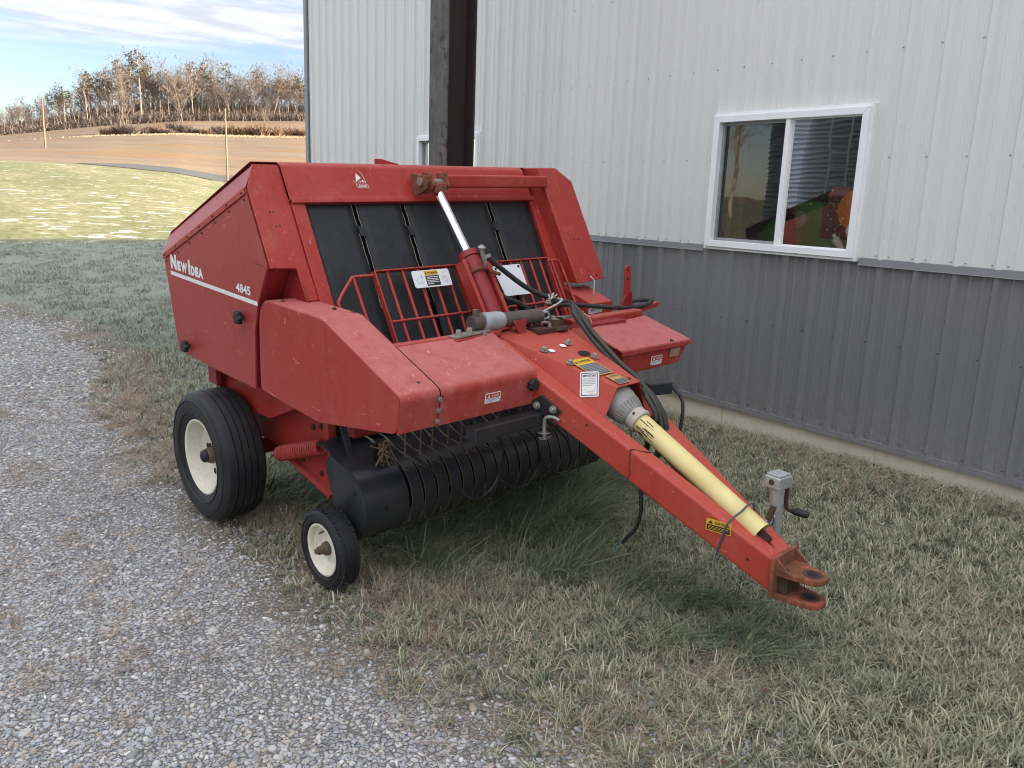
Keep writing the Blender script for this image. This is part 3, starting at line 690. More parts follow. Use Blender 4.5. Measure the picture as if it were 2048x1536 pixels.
    for P in ([(0.189, -1.36, 0.723), (0.375, -1.40, 0.55), (0.548, -1.42, 0.391), (0.625, -1.42, 0.35), (0.704, -1.43, 0.388), (0.741, -1.45, 0.467), (0.715, -1.50, 0.560), (0.600, -1.60, 0.70), (0.43, -1.70, 0.79)],
              [(0.768, -1.41, 0.415), (0.851, -1.41, 0.353), (0.936, -1.42, 0.337), (1.004, -1.43, 0.404), (0.985, -1.46, 0.512), (0.88, -1.54, 0.63), (0.66, -1.68, 0.76)],
              [(1.039, -1.42, 0.436), (1.15, -1.42, 0.356), (1.262, -1.42, 0.352), (1.23, -1.44, 0.485), (1.10, -1.50, 0.60), (0.80, -1.66, 0.78)]):
        m = MB(); m.tube(spline(P, 6), 0.0065, 6); m.build('bent_rod', M['black'], g, smooth=60)
    m = MB(); m.bar((0.345, -1.700, 0.790), (0.745, -1.700, 0.790), 0.068, 0.062); m.build('support_tube', M['black'], g, bevel=0.006)
build_pickup()

def build_tongue():
    tg = empty('tongue', (0, 0, 0), (0, 0, 0), baler)
    z_at = lambda y: 0.968 - 0.496*(-1.70 - y)          # top of the side beams
    XO = lambda y: 0.735 + 0.178*(-1.70 - y)              # outer face of the left beam
    for s in (-1, 1):
        # outer edge runs from X .66 at the hood to .92 at the hitch (mirrored about X = 1)
        fx = lambda x: 1 + s*(1-x)
        W_, H_ = 0.092, 0.142
        y0, y1 = -1.43, -2.775
        xo = XO
        P = []
        for y in (y0, y1):
            xa, xb = fx(xo(y)), fx(xo(y)+W_ if y == y0 else xo(y)+0.078); zt = z_at(y); P += [(xa, y, zt-H_), (xb, y, zt-H_), (xb, y, zt), (xa, y, zt)]
        m = MB(); m.add(P, [(0, 1, 2, 3), (4, 7, 6, 5), (0, 4, 5, 1), (1, 5, 6, 2), (2, 6, 7, 3), (3, 7, 4, 0)])
        b = m.build('side_beam', M['red_bright'], tg, bevel=0.012, seg=3)
        if s < 0:
            left = b
    # weld scar and chain mark on the left beam
    m = MB(); rn = random.Random(2)
    y = -2.16
    m.tube([(XO(y)-0.001, y+rn.uniform(-.004, .004), z_at(y)-0.13+0.012*i) for i in range(12)], 0.0026, 5)
    m.tube([(XO(y)+0.0075*i, y-0.004*i+rn.uniform(-.003, .003), z_at(y-0.004*i)+0.001) for i in range(12)], 0.0026, 5)
    m.build('weld_seam', M['rust'], left)
    # beam holes
    m = MB(); n = Vector((-0.973, -0.2, 0)).normalized()
    for y, dz in ((-1.95, -0.04), (-2.68, -0.075), (-2.60, -0.02)):
        m.lathe([(0.0001, 0.0014), (0.0055, 0.0014)], (XO(y)-0.0005, y, z_at(y)+dz), n, 10)
    tag(m.build('drilled_hole', M['decal_black'], left), kind='stuff')
    # cover over the drive line
    T = [Vector(p) for p in ((0.775, -1.36, 1.118), (1.225, -1.36, 1.118), (1.078, -1.992, 0.955), (0.922, -1.992, 0.955))]
    Lf = [T[0], T[3], Vector((0.862, -1.975, z_at(-1.975)-0.012)), Vector((0.77, -1.58, z_at(-1.58)-0.08)), Vector((0.74, -1.36, 1.0))]
    _n = (Lf[1]-Lf[0]).cross(Lf[2]-Lf[0]).normalized()
    for p in Lf[3:]: p.x -= _n.dot(p-Lf[0])/_n.x      # keep the flank flat
    Rt = [Vector((2-p.x, p.y, p.z)) for p in Lf]
    V = []; F = []
    nT = (T[1]-T[0]).cross(T[3]-T[0]).normalized()
    m = MB(); m.add(T, [(0, 1, 2, 3)])
    m.v = []; m.f = []; m.mi = []
    pts = T + Lf[2:] + Rt[2:]
    m.add(pts, [(0, 1, 2, 3), (0, 3, 4, 5, 6), (1, 9, 8, 7, 2)])
    cv = m.build('driveline_cover', M['red_bright'], tg, bevel=0.02, seg=3)
    cv.modifiers.remove(cv.modifiers[0]); s_ = cv.modifiers.new('thick', 'SOLIDIFY'); s_.thickness = 0.006; s_.offset = -1
    b_ = cv.modifiers.new('edge', 'BEVEL'); b_.width = 0.016; b_.segments = 4; b_.limit_method = 'ANGLE'; b_.angle_limit = rad(25)
    nrm = (T[3]-T[0]).cross(T[1]-T[0]).normalized()
    if nrm.z < 0: nrm.negate()
    def on_top(x, y): return Vector((x, y, 1.118 - (1.118-0.955)*(-1.36-y)/0.632)) + nrm*0.004
    for x, y in ((0.865, -1.60), (1.05, -1.575), (0.885, -1.745), (1.06, -1.735)): MB().hexbolt(on_top(x, y), nrm, 0.013, 0.017).build('bolt', M['zinc'], cv, smooth=35)
    for x, y in ((0.905, -1.612), (1.005, -1.585)): MB().lathe([(0.0001, 0.002), (0.016, 0.0015), (0.017, 0)], on_top(x, y), nrm, 16).build('round_sticker', M['white'], cv)
    m = MB(); P = [on_top(1.045+0.033*math.cos(a), -1.685+0.026*math.sin(a))+nrm*0.001 for a in [2*PI*i/20 for i in range(20)]]; m.add(P, [list(range(20))]); m.build('access_hole', M['dark'], cv)
    m = MB(); P = [on_top(1.045+0.008*math.cos(a), -1.955+0.008*math.sin(a))+nrm*0.001 for a in [2*PI*i/12 for i in range(12)]]; m.add(P, [list(range(12))]); m.build('access_hole', M['dark'], cv)
    # caution decals lying on the cover
    xd = Vector((1, 0, 0)); yd = nrm.cross(xd)
    o = on_top(0.895, -1.885) + nrm*0.0015; 
    m = MB(); rquad(m, o, xd, yd, 0.125, 0.165, 0.006, 0.001); d = m.build('decal', M['decal_yellow'], cv)
    m = MB(); quad(m, o, xd, yd, 0.005, 0.120, 0.005, 0.108, 0.0016); m.build('text_block', M['decal_worn'], d)
    m = MB(); fine_print(m, o+xd*0.012+yd*0.012, xd, yd, 0.10, 0.09, 7, 0.0022, 4, 0.35); m.build('fine_print', M['decal_grey'], d)
    m = MB(); n = xd.cross(yd); put_text(m, 'CAUTION', o+xd*0.035+yd*0.128+n*0.002, xd, yd, 0.078, 0.018, 0.02); m.add([o+xd*a+yd*b+n*0.002 for a, b in ((0.010, 0.127), (0.029, 0.127), (0.0195, 0.146))], [(0, 1, 2)]); m.build('lettering', M['decal_black'], d)
    o = on_top(0.945, -1.982) + nrm*0.0015
    m = MB(); rquad(m, o, xd, yd, 0.075, 0.085, 0.005, 0.001); d = m.build('decal', M['decal_orange'], cv)
    m = MB(); quad(m, o, xd, yd, 0.004, 0.071, 0.004, 0.040, 0.0016); m.build('text_block', M['decal_worn'], d)
    m = MB(); put_text(m, 'WARNING', o+xd*0.015+yd*0.064+n*0.002, xd, yd, 0.05, 0.012, 0.02); m.build('lettering', M['decal_worn'], d)
    # IMPORTANT label on the left flank of the cover
    a, b, c = Lf[0], Lf[1], Lf[2]; nl = (b-a).cross(c-a).normalized()
    if nl.x > 0: nl.negate()
    yd = (Vector((0, 0, 1)) - nl*nl.z).normalized(); xd = yd.cross(nl)
    o = Vector((0.868, -1.838, 0.0)); o.z = a.z + (-(nl.x*(o.x-a.x) + nl.y*(o.y-a.y)))/nl.z if abs(nl.z) > .05 else 0.9
    # anchor: lower left corner, found on the plane by height
    def on_left(y, z): return Vector((a.x - (nl.y*(y-a.y) + nl.z*(z-a.z))/nl.x, y, z)) + nl*0.0035
    o = on_left(-1.845, 0.893)
    xd = (xd + yd*0.16).normalized(); yd = nl.cross(xd).normalized()
    m = MB(); rquad(m, o, xd, yd, 0.088, 0.112, 0.009, 0.001); d = m.build('decal', M['white'], cv)
    fr = MB()
    for x0, x1, y0, y1 in ((.006, .082, .006, .009), (.006, .082, .103, .106), (.006, .009, .006, .106), (.079, .082, .006, .106)): quad(fr, o, xd, yd, x0, x1, y0, y1, 0.0016)
    n = xd.cross(yd); put_text(fr, 'IMPORTANT', o+xd*0.013+yd*0.088+n*0.0016, xd, yd, 0.062, 0.011, 0.03); fr.build('lettering', M['decal_black'], d)
    m = MB(); fine_print(m, o+xd*0.014+yd*0.048, xd, yd, 0.058, 0.036, 5, 0.0016, 6, 0.4)
    for p_, q_ in (((.018, .036), (.040, .022)), ((.040, .022), (.066, .026)), ((.066, .026), (.070, .042)), ((.05, .014), (.072, .014))):
        A_, B_ = o+xd*p_[0]+yd*p_[1]+n*0.002, o+xd*q_[0]+yd*q_[1]+n*0.002; m.bar(A_, B_, 0.0012, 0.0006, up=n)
    m.build('fine_print', M['decal_grey'], d)
    # caution plate on the beam flank
    yb = -2.505; xd = Vector((0.2353, -1, -0.536)).normalized(); nn = Vector((-0.9845, -0.1753, 0)).normalized(); yd = nn.cross(xd).normalized()
    o = Vector((XO(yb), yb, z_at(yb)-0.085)) + nn*0.003
    xd = Vector((0.1753, -0.9845, -0.02)).normalized(); yd = nn.cross(xd).normalized()
    m = MB(); rquad(m, o, xd, yd, 0.104, 0.050, 0.005, 0.001); d = m.build('decal', M['decal_yellow'], left)
    m = MB(); quad(m, o, xd, yd, 0.004, 0.100, 0.004, 0.027, 0.0016); n = xd.cross(yd)
    put_text(m, 'CAUTION', o+xd*0.036+yd*0.031+n*0.0017, xd, yd, 0.060, 0.013, 0.025); m.add([o+xd*a_+yd*b_+n*0.0017 for a_, b_ in ((0.010, 0.031), (0.028, 0.031), (0.019, 0.046))], [(0, 1, 2)])
    m.build('lettering', M['decal_black'], d)
    m = MB(); fine_print(m, o+xd*0.010+yd*0.007, xd, yd, 0.084, 0.017, 3, 0.0024, 8, 0.35); m.build('fine_print', M['decal_yellow'], d)
    # hitch: end plate, top gusset and the two clevis jaws
    yt = -2.775
    m = MB(); m.plate([(0.905, yt, 0.448), (1.095, yt, 0.448), (1.095, yt, 0.282), (0.905, yt, 0.282)], (0, -0.016, 0)); hp = m.build('hitch_plate', M['rusty_red'], tg, bevel=0.004)
    for zt, rusty, th in ((0.395, M['rusty_red'], 0.024), (0.300, M['rusty_red'], 0.024)):
        pr = [(0.925, yt-0.014), (1.075, yt-0.014)] + [(1.0+0.055*math.cos(a), -2.905-0.052*math.sin(a)) for a in [PI*i/12 for i in range(13)]]
        hole = [(1.0+0.021*math.cos(a), -2.900-0.021*math.sin(a)) for a in [2*PI*i/16 for i in range(16)]]
        m = MB(); m.plate([(x, y, zt) for x, y in pr], (0, 0, -th)); j = m.build('clevis_jaw', rusty, tg, bevel=0.006, seg=3)
        h = MB(); h.add([(x, y, zt+0.0012) for x, y in hole], [list(range(16))]); h.build('pin_hole', M['dark'], j)
        rg = MB(); rg.lathe([(0.021, 0.001), (0.036, 0.0015), (0.037, 0.0)], (1.0, -2.90, zt), (0, 0, 1), 24); rg.build('wear_ring', M['rust'], j, smooth=40)
        if zt > 0.35:
            h = MB(); h.lathe([(0.0001, 0.0012), (0.011, 0.0012)], (0.958, -2.815, zt), (0, 0, 1), 12); h.build('pin_hole', M['dark'], j)
    m = MB(); m.bb(0.945, 1.055, -2.83, -2.785, 0.300, 0.372); m.build('jaw_spacer', M['rust'], tg, bevel=0.004)
    for x in (0.93, 1.07):
        m = MB(); m.plate([(x-0.005, yt-0.012, 0.445), (x-0.005, yt-0.012, 0.395), (x-0.005, yt-0.075, 0.395)], (0.010, 0, 0)); m.build('jaw_gusset', M['rusty_red'], tg, bevel=0.002)
    m = MB(); m.plate([(0.93, yt-0.012, 0.298), (1.07, yt-0.012, 0.298), (1.05, yt-0.06, 0.278), (0.95, yt-0.06, 0.278)], (0, 0, -0.01)); m.build('jaw_gusset', M['red_bright'], tg)
        # black bracket plate that carries the wind guard, with two bolts and an L pin
    m = MB(); m.plate([(0.725, -1.657, 0.852), (0.737, -1.724, 0.902), (0.755, -1.829, 0.842), (0.746, -1.777, 0.792)], (-0.008, -0.0015, 0)); bp = m.build('bracket_plate', M['black'], tg, bevel=0.002)
    nn = Vector((-0.973, -0.229, 0)).normalized()
    for p in ((0.726, -1.702, 0.850), (0.741, -1.787, 0.846)): MB().hexbolt(p, nn, 0.012, 0.016).build('bolt', M['zinc'], bp, smooth=35)
    m = MB(); m.tube(spline([(0.724, -1.752, 0.745), (0.722, -1.755, 0.792), (0.724, -1.765, 0.808), (0.738, -1.790, 0.812), (0.752, -1.815, 0.800)], 5), 0.0085, 8); m.build('bent_pin', M['zinc'], bp, smooth=50)
    m = MB(); m.lathe([(0.0001, 0), (0.028, 0), (0.028, 0.004), (0.0001, 0.004)], (0.724, -1.752, 0.732), (0, 0, 1), 4); m.tube([(0.724, -1.752, 0.71), (0.724, -1.752, 0.76)], 0.008, 8); m.tube([(0.694, -1.747, 0.717), (0.724, -1.757, 0.714), (0.757, -1.767, 0.718), (0.732, -1.762, 0.706), (0.697, -1.747, 0.710)], 0.0018, 4); m.build('hairpin', M['zinc'], bp, smooth=40)
    # drive shaft: bell, collar, yellow tube, stub
    ps = empty('drive_shaft', (0, 0, 0), (0, 0, 0), baler)
    A_, B_ = Vector((1.0, -1.955, 0.856)), Vector((1.0, -2.676, 0.489)); d = (B_-A_).normalized()
    m = MB(); m.lathe([(0.078, -0.13), (0.080, -0.03), (0.078, 0.0), (0.073, 0.012), (0.072, 0.030), (0.062, 0.045), (0.052, 0.075), (0.048, 0.080)], A_, d, 40); m.build('shield_bell', M['pto_grey'], ps, smooth=25)
    m = MB()
    for k in range(26):
        a = 2*PI*k/26; e1 = d.orthogonal().normalized(); e2 = d.cross(e1); r_ = e1*math.cos(a)+e2*math.sin(a); m.bar(A_+d*0.034+r_*0.0695, A_+d*0.074+r_*0.0535, 0.005, 0.006, up=r_)
    tag(m.build('bell_rib', M['pto_grey'], ps), kind='stuff')
    m = MB(); m.lathe([(0.048, 0.078), (0.054, 0.082), (0.053, 0.100), (0.058, 0.112), (0.056, 0.124), (0.046, 0.126)], A_, d, 32); col = m.build('collar', plain('bone_plastic', (0.50, 0.45, 0.38), 0.6, 0, 0.4, 20), ps, smooth=30)
    h = MB(); e = d.cross(Vector((0, 0, 1))).normalized(); e = (e*-0.2 + Vector((-0.8, -.1, .55))); e = (e - d*e.dot(d)).normalized(); h.lathe([(0.0001, 0.001), (0.006, 0.001)], A_+d*0.095+e*0.054, e, 10); h.build('drilled_hole', M['dark'], col)
    m = MB(); m.lathe([(0.0435, 0.10), (0.0435, (B_-A_).length), (0.0405, (B_-A_).length), (0.0405, 0.10)], A_, d, 36); yt_ = m.build('shaft_tube', M['yellow'], ps, smooth=40)
    m = MB(); rn = random.Random(8)
    for k in range(16):
        t = rn.uniform(0.130, 0.20); a = rn.uniform(-0.9, 1.1); e1 = Vector((-0.9, -0.1, 0.4)); e1 = (e1-d*e1.dot(d)).normalized(); e2 = d.cross(e1)
        r_ = e1*math.cos(a)+e2*math.sin(a); m.bar(A_+d*t+r_*0.0436, A_+d*(t+rn.uniform(.03, .075))+r_*0.0436, rn.uniform(.0015, .004), 0.001, up=r_)
    tag(m.build('grease_smear', M['decal_black'], yt_), kind='stuff')
    m = MB(); m.lathe([(0.026, -0.03), (0.026, 0.045), (0.0001, 0.046)], B_, d, 3); m.lathe([(0.0405, -0.06), (0.02, -0.06)], B_, d, 20); m.build('shaft_stub', M['rust'], ps, bevel=0.004)
    # wire that ties the shaft to the tongue
    m = MB(); yw = -2.575; zt = z_at(yw); xo = XO(yw)
    loop = [(xo-0.004, yw+0.02, zt-0.145), (xo-0.005, yw, zt-0.07), (xo+0.004, yw-0.02, zt+0.003), (0.955, yw-0.035, zt+0.035), (0.985, yw-0.045, 0.591), (1.02, yw-0.045, 0.588), (1.05, yw-0.035, zt+0.02), (1.075, yw-0.02, zt-0.005)]
    m.tube(spline(loop, 6), 0.0045, 6); m.build('tie_wire', M['wire'], ps, smooth=60)
    # swing-up jack on the right beam
    jk = empty('tongue_jack', (0, 0, 0), (0, 0, 0), baler)
    c = Vector((1.165, -2.640, 0))
    m = MB(); m.tube([(c.x, c.y, 0.625), (c.x, c.y, 0.33)], 0.0275, 24); m.build('jack_tube', M['galv'], jk, smooth=40)
    m = MB(); m.tube([(c.x, c.y, 0.345), (c.x, c.y, 0.30)], 0.0215, 20); m.build('inner_tube', M['galv'], jk, smooth=40)
    m = MB(); m.lathe([(0.0001, 0), (0.03, 0), (0.033, 0.012), (0.02, 0.02)], (c.x, c.y, 0.285), (0, 0, 1), 20); m.build('jack_foot', M['galv'], jk, smooth=40)
    R_ = Matrix.Rotation(rad(-8), 3, 'Z')
    m = MB(); m.box((c.x, c.y, 0.652), (0.082, 0.075, 0.052), R_); m.build('gear_head', M['galv'], jk, bevel=0.007, seg=3)
    m = MB(); m.box((c.x, c.y, 0.682), (0.074, 0.066, 0.010), R_); tp = m.build('head_cap', M['galv'], jk, bevel=0.004)
    m = MB(); n = R_ @ Vector((-1, 0, 0)); m.lathe([(0.0001, 0.006), (0.010, 0.006), (0.012, 0.0)], Vector((c.x, c.y, 0.655)) + n*0.0415, n, 14); m.build('gear_boss', M['rust'], jk, smooth=40)
    e = R_ @ Vector((1, 0, 0)); p0 = Vector((c.x, c.y, 0.650)) + e*0.044; t_ = R_ @ Vector((0.3, -1, 0))
    m = MB(); m.tube(spline([p0-e*0.01, p0+e*0.012, p0+e*0.020+Vector((0, 0, -0.02)), p0+e*0.022+Vector((0, 0, -0.115)), p0+e*0.024+Vector((0, 0, -0.135))+t_*0.012, p0+e*0.026+Vector((0, 0, -0.137))+t_*0.03], 5), 0.0085, 8); cr = m.build('crank', M['rust'], jk, smooth=50)
    m = MB(); q = p0+e*0.026+Vector((0, 0, -0.137))+t_*0.026; m.tube([q, q+t_*0.015, q+t_*0.05, q+t_*0.062], [0.012, 0.0155, 0.0165, 0.011], 12); m.build('crank_grip', M['plastic'], cr, smooth=50)
    m = MB(); m.plate([(c.x-0.03, c.y-0.02, 0.52), (c.x-0.075, c.y-0.01, 0.47), (c.x-0.10, c.y, 0.36), (c.x-0.03, c.y, 0.33)], (0, 0.03, 0)); m.build('swivel_bracket', M['galv'], jk, bevel=0.004)
    m = MB(); m.tube([(c.x-0.035, c.y-0.01, 0.555), (c.x-0.06, c.y-0.005, 0.50)], 0.012, 10); m.tube(arc((c.x-0.06, c.y-0.02, 0.50), 0.018, 0, 2*PI, 14), 0.0022, 5, closed=True); m.build('lock_pin', M['rust'], jk, smooth=50)
build_tongue()

def build_front_gear():
    # lift cylinder in the middle
    cy = empty('lift_cylinder', (0, 0, 0), (0, 0, 0), baler)
    top, gl, bot = Vector((1.0, -0.640, 1.775)), Vector((1.0, -0.912, 1.430)), Vector((1.0, -1.16, 1.06))
    d = (gl-top).normalized()
    m = MB(); m.tube([top, gl], 0.0265, 20); m.build('piston_rod', M['chrome'], cy, smooth=60)
    m = MB(); m.tube([gl-d*0.012, gl+d*0.02], 0.056, 24); m.tube([gl+d*0.02, bot], 0.050, 24); m.build('cylinder_barrel', M['red_dark'], cy, smooth=40)
    for s in (-1, 1):
        m = MB(); e = Vector((1, 0, 0)); m.plate([gl+e*(s*0.062)+d*0.03+NB*0.03, gl+e*(s*0.062)+d*0.03-NB*0.05, bot+e*(s*0.062)-NB*0.05, bot+e*(s*0.062)+NB*0.03], e*(s*0.006)); m.plate([gl+e*(s*0.062)+d*0.03+NB*0.03, gl+e*(s*0.062+.022*s)+d*0.03+NB*0.03, bot+e*(s*0.062+.022*s)+NB*0.03, bot+e*(s*0.062)+NB*0.03], NB*0.006)
        m.build('cylinder_guide', M['red'], cy, bevel=0.002)
    for s in (-1, 1):
        m = MB(); m.plate([(1.0+s*0.042, -0.60, 1.845), (1.0+s*0.042, -0.68, 1.842), (1.0+s*0.042, -0.70, 1.775), (1.0+s*0.042, -0.66, 1.735), (1.0+s*0.042, -0.58, 1.735)], (s*0.012, 0, 0)); m.build('clevis_ear', M['rusty_red'], cy, bevel=0.004)
    m = MB(); m.tube([(0.90, -0.645, 1.795), (1.075, -0.645, 1.795)], 0.016, 14); m.lathe([(0.0001, 0), (0.022, 0), (0.022, .012), (.0001, .013)], (0.905, -0.645, 1.795), (-1, 0, 0), 14); m.build('clevis_pin', M['zinc'], cy, smooth=40)
    m = MB(); m.plate([(0.905, -0.55, 1.84), (0.905, -0.70, 1.825), (0.905, -0.69, 1.76), (0.905, -0.60, 1.72), (0.905, -0.55, 1.72)], (0.012, 0, 0)); m.box((1.0, -0.665, 1.765), (0.075, 0.06, 0.055)); m.build('pin_bracket', M['rusty_red'], cy, bevel=0.005)
    # valve block and fittings beside the gland
    v = MB(); P = [gl + Vector(p) for p in ((0.045, -0.05, 0.03), (0.055, -0.055, -0.02), (0.068, -0.06, -0.075), (0.075, -0.062, -0.125))]
    v.tube(P, [0.013, 0.015, 0.012, 0.014], 10); v.tube([P[2]-Vector((0.075, 0.012, 0)), P[2]], 0.009, 8); v.tube([P[1], P[1]+Vector((0.035, -0.01, 0.012))], 0.010, 8)
    v.lathe([(0.0001, 0), (0.02, 0.004), (0.022, 0.016), (0.012, 0.026), (0.0001, 0.027)], P[0]+Vector((0, 0, 0.0)), (-.1, -.2, 1), 14); v.lathe([(0.0001, 0), (0.015, 0.003), (0.015, 0.014), (0.0001, 0.018)], P[2]-Vector((0.075, 0.012, 0)), (-1, -.3, 0), 12)
    v.build('valve', M['zinc'], cy, smooth=40)
    m = MB(); m.tube([gl+d*0.09+Vector((0.05, -0.055, 0.0)), gl+d*0.15+Vector((0.085, -0.06, 0.03))], 0.009, 8); m.tube(arc(gl+d*0.11, 0.056, 0, 2*PI, 20, Vector((1, 0, 0)), d.cross(Vector((1, 0, 0)))), 0.008, 6, closed=True); m.build('hose_clamp', M['rusty_red'], cy, smooth=50)
    # belt guard grids, left and right of the cylinder
    def grid(x0, x1, rods, loop_side, zt=1.378, zb=1.0, off=0.095):
        g = empty('belt_guard', (0, 0, 0), (0, 0, 0), baler)
        m = MB(); fw = 0.034
        for p, q in ((BP(x0, zt, off), BP(x1, zt, off)), (BP(x0, zt, off), BP(x0+0.01, zb-0.02, off)), (BP(x1, zt, off), BP(x1+0.01, zb-0.02, off))):
            m.bar(Vector(p)-NB*0.012, Vector(q)-NB*0.012, 0.008, fw, up=NB)
        m.build('guard_frame', M['red'], g, bevel=0.002)
        for i in range(rods):
            x = x0 + (x1-x0)*(i+0.85)/(rods+0.6)
            m = MB(); m.tube([BP(x, zt-0.004, off-0.014), BP(x+0.01, zb-0.03, off-0.014)], 0.0088, 8); m.build('guard_rod', M['red'], g, smooth=60)
        m = MB(); z = zt - 0.232; m.tube([BP(x0, z, off+0.0), BP(x1+0.004, z, off+0.0)], 0.0068, 8); m.build('cross_rod', M['red'], g, smooth=60)
        s = loop_side; xa = x0 if s < 0 else x1
        m = MB()
        if s < 0: P = [(xa, zt-0.022), (xa-0.105, zt-0.022), (xa-0.135, zt-0.035), (xa-0.222, zt-0.115), (xa-0.232, zt-0.150), (xa-0.215, zt-0.22)]
        else: P = [(xa, zt-0.02), (xa+0.085, zt-0.02), (xa+0.105, zt-0.035), (xa+0.115, zt-0.08), (xa+0.13, zb+0.04), (xa+0.10, zb+0.03), (xa+0.0, zb+0.035)]
        m.tube(spline([BP(x, z, off-0.02) for x, z in P], 4), 0.0085, 8); m.build('guard_loop', M['red'], g, smooth=60)
        m = MB()
        if s < 0: m.tube([BP(xa-0.115, zt-0.03, off-0.02), BP(xa-0.10, zb-0.02, off-0.02)], 0.0085, 8)
        else: m.tube([BP(xa+0.045, zt-0.02, off-0.02), BP(xa+0.06, zb+0.035, off-0.02)], 0.0085, 8)
        m.build('guard_rod', M['red'], g, smooth=60)
        return g
    gl_ = grid(0.480, 0.990, 5, -1); gr_ = grid(1.165, 1.660, 6, 1)
    # warning plate on the left guard: white, with drawings and a printed middle panel
    xd = Vector((1, 0, 0)); yd = UB; o = Vector(BP(0.672, 1.286, 0.118)); w, h = 0.232, 0.090
    m = MB(); rquad(m, o, xd, yd, w, h, 0.012, 0.003); d = m.build('warning_plate', M['white_plate'], gl_); n = xd.cross(yd)
    m = MB(); quad(m, o, xd, yd, 0.075, 0.160, 0.062, 0.086, 0.0036); m.build('yellow_band', M['decal_yellow'], d)
    m = MB(); quad(m, o, xd, yd, 0.075, 0.160, 0.007, 0.060, 0.0036); put_text(m, 'WARNING', o+xd*0.094+yd*0.068+n*0.0042, xd, yd, 0.062, 0.012, 0.02); m.add([o+xd*a+yd*b+n*0.0042 for a, b in ((.079, .068), (.091, .068), (.085, .081))], [(0, 1, 2)]); m.build('lettering', M['decal_black'], d)
    m = MB(); fine_print(m, o+xd*0.082+yd*0.012, xd, yd, 0.072, 0.044, 5, 0.0042, 3, 0.42); m.build('fine_print', M['white'], d)
    m = MB(); rn = random.Random(4)
    for ox in (0.012, 0.172):
        for k in range(12):
            a, b = (rn.uniform(0, .05), rn.uniform(0, .068)), (rn.uniform(0, .05), rn.uniform(0, .068))
            m.bar(o+xd*(ox+a[0])+yd*(.011+a[1])+n*0.0036, o+xd*(ox+.4*a[0]+.6*b[0])+yd*(.011+.4*a[1]+.6*b[1])+n*0.0036, 0.0012, 0.0006, up=n)
    m.build('line_drawing', M['decal_grey'], d)
    # worn white plate on the right guard
    o = Vector(BP(1.205, 1.203, 0.118)); m = MB(); m.plate([o+xd*a+yd*b for a, b in ((0.04, 0), (0.218, 0.0), (0.212, 0.006), (0.205, 0.170), (0.198, 0.176), (0.004, 0.172), (0.0, 0.166), (0.03, 0.006))], n*0.003)
    d = m.build('sign_plate', M['white_plate'], gr_)
    m = MB()
    for a, b in ((0.018, 0.158), (0.188, 0.162)): m.lathe([(0.0001, 0.004), (0.007, 0.0035), (0.008, 0)], o+xd*a+yd*b+n*0.003, n, 10)
    tag(m.build('rivet', M['decal_black'], d), kind='stuff')
    # electric twine actuator lying across the deck
    ac = empty('twine_actuator', (0, 0, 0), (0, 0, 0), baler)
    A_, B_ = Vector((0.645, -1.36, 1.178)), Vector((1.075, -1.36, 1.168)); d = (B_-A_).normalized()
    m = MB(); m.tube([A_+d*0.13, B_], 0.036, 24); m.build('actuator_tube', M['steel_tube'], ac, smooth=40)
    m = MB(); m.tube([A_+d*0.055, A_+d*0.15], 0.044, 24); m.tube([A_+d*0.15, A_+d*0.175], 0.040, 24); m.build('clamp_sleeve', M['grey_clamp'], ac, smooth=40)
    m = MB(); m.tube([A_-d*0.01, A_+d*0.07], 0.034, 20); m.lathe([(0.0001, 0), (0.017, 0), (0.017, 0.04), (0.0001, 0.045)], A_+Vector((0.02, 0, 0.02)), (0, 0, 1), 10); m.build('rod_end', M['steel_tube'], ac, smooth=40)
    m = MB(); m.bar((0.495, -1.40, 1.137), (0.715, -1.375, 1.142), 0.055, 0.010); m.build('mount_plate', M['zinc'], ac, bevel=0.002)
    m = MB(); m.bar((0.490, -1.405, 1.112), (0.66, -1.385, 1.112), 0.06, 0.036); m.build('mount_channel', M['red'], ac, bevel=0.003)
    for p in ((0.53, -1.40, 1.142), (0.60, -1.392, 1.142)): MB().hexbolt(p, (0, 0, 1), 0.013, 0.022).build('bolt', M['zinc'], ac, smooth=35)
    MB().tube([(0.672, -1.41, 1.142), (0.672, -1.41, 1.085)], 0.009, 8).build('long_bolt', M['zinc'], ac)
    m = MB(); m.tube(spline([B_-d*0.01+Vector((0, -0.01, 0.012)), B_+d*0.04+Vector((0, -0.012, 0.016)), B_+d*0.055+Vector((0, -0.012, -0.006)), B_+d*0.02+Vector((0, -0.012, -0.018)), B_-d*0.01+Vector((0, -0.01, -0.015))], 4), 0.006, 6); m.build('end_loop', M['galv'], ac, smooth=50)
    m = MB(); m.plate([(1.06, -1.38, 1.135), (1.18, -1.31, 1.135), (1.30, -1.33, 1.135), (1.30, -1.36, 1.135), (1.16, -1.40, 1.135), (1.08, -1.41, 1.135)], (0, 0, 0.010)); m.bar((1.28, -1.345, 1.138), (1.345, -1.345, 1.140), 0.02, 0.012); m.build('pivot_plate', M['zinc'], ac, bevel=0.002)
    m = MB(); m.tube([(1.345, -1.375, 1.125), (1.345, -1.375, 1.168)], 0.024, 4); m.build('limit_tab', M['pto_grey'], ac, bevel=0.004)
    m = MB(); m.lathe([(0.0001, 0.0), (0.070, 0.0), (0.065, 0.012), (0.046, 0.02), (0.044, 0.05)], (1.14, -1.40, 1.105), (0, 0, 1), 18); m.box((1.06, -1.40, 1.11), (0.16, 0.10, 0.02)); m.build('gear_hub', M['rust'], ac, smooth=40)
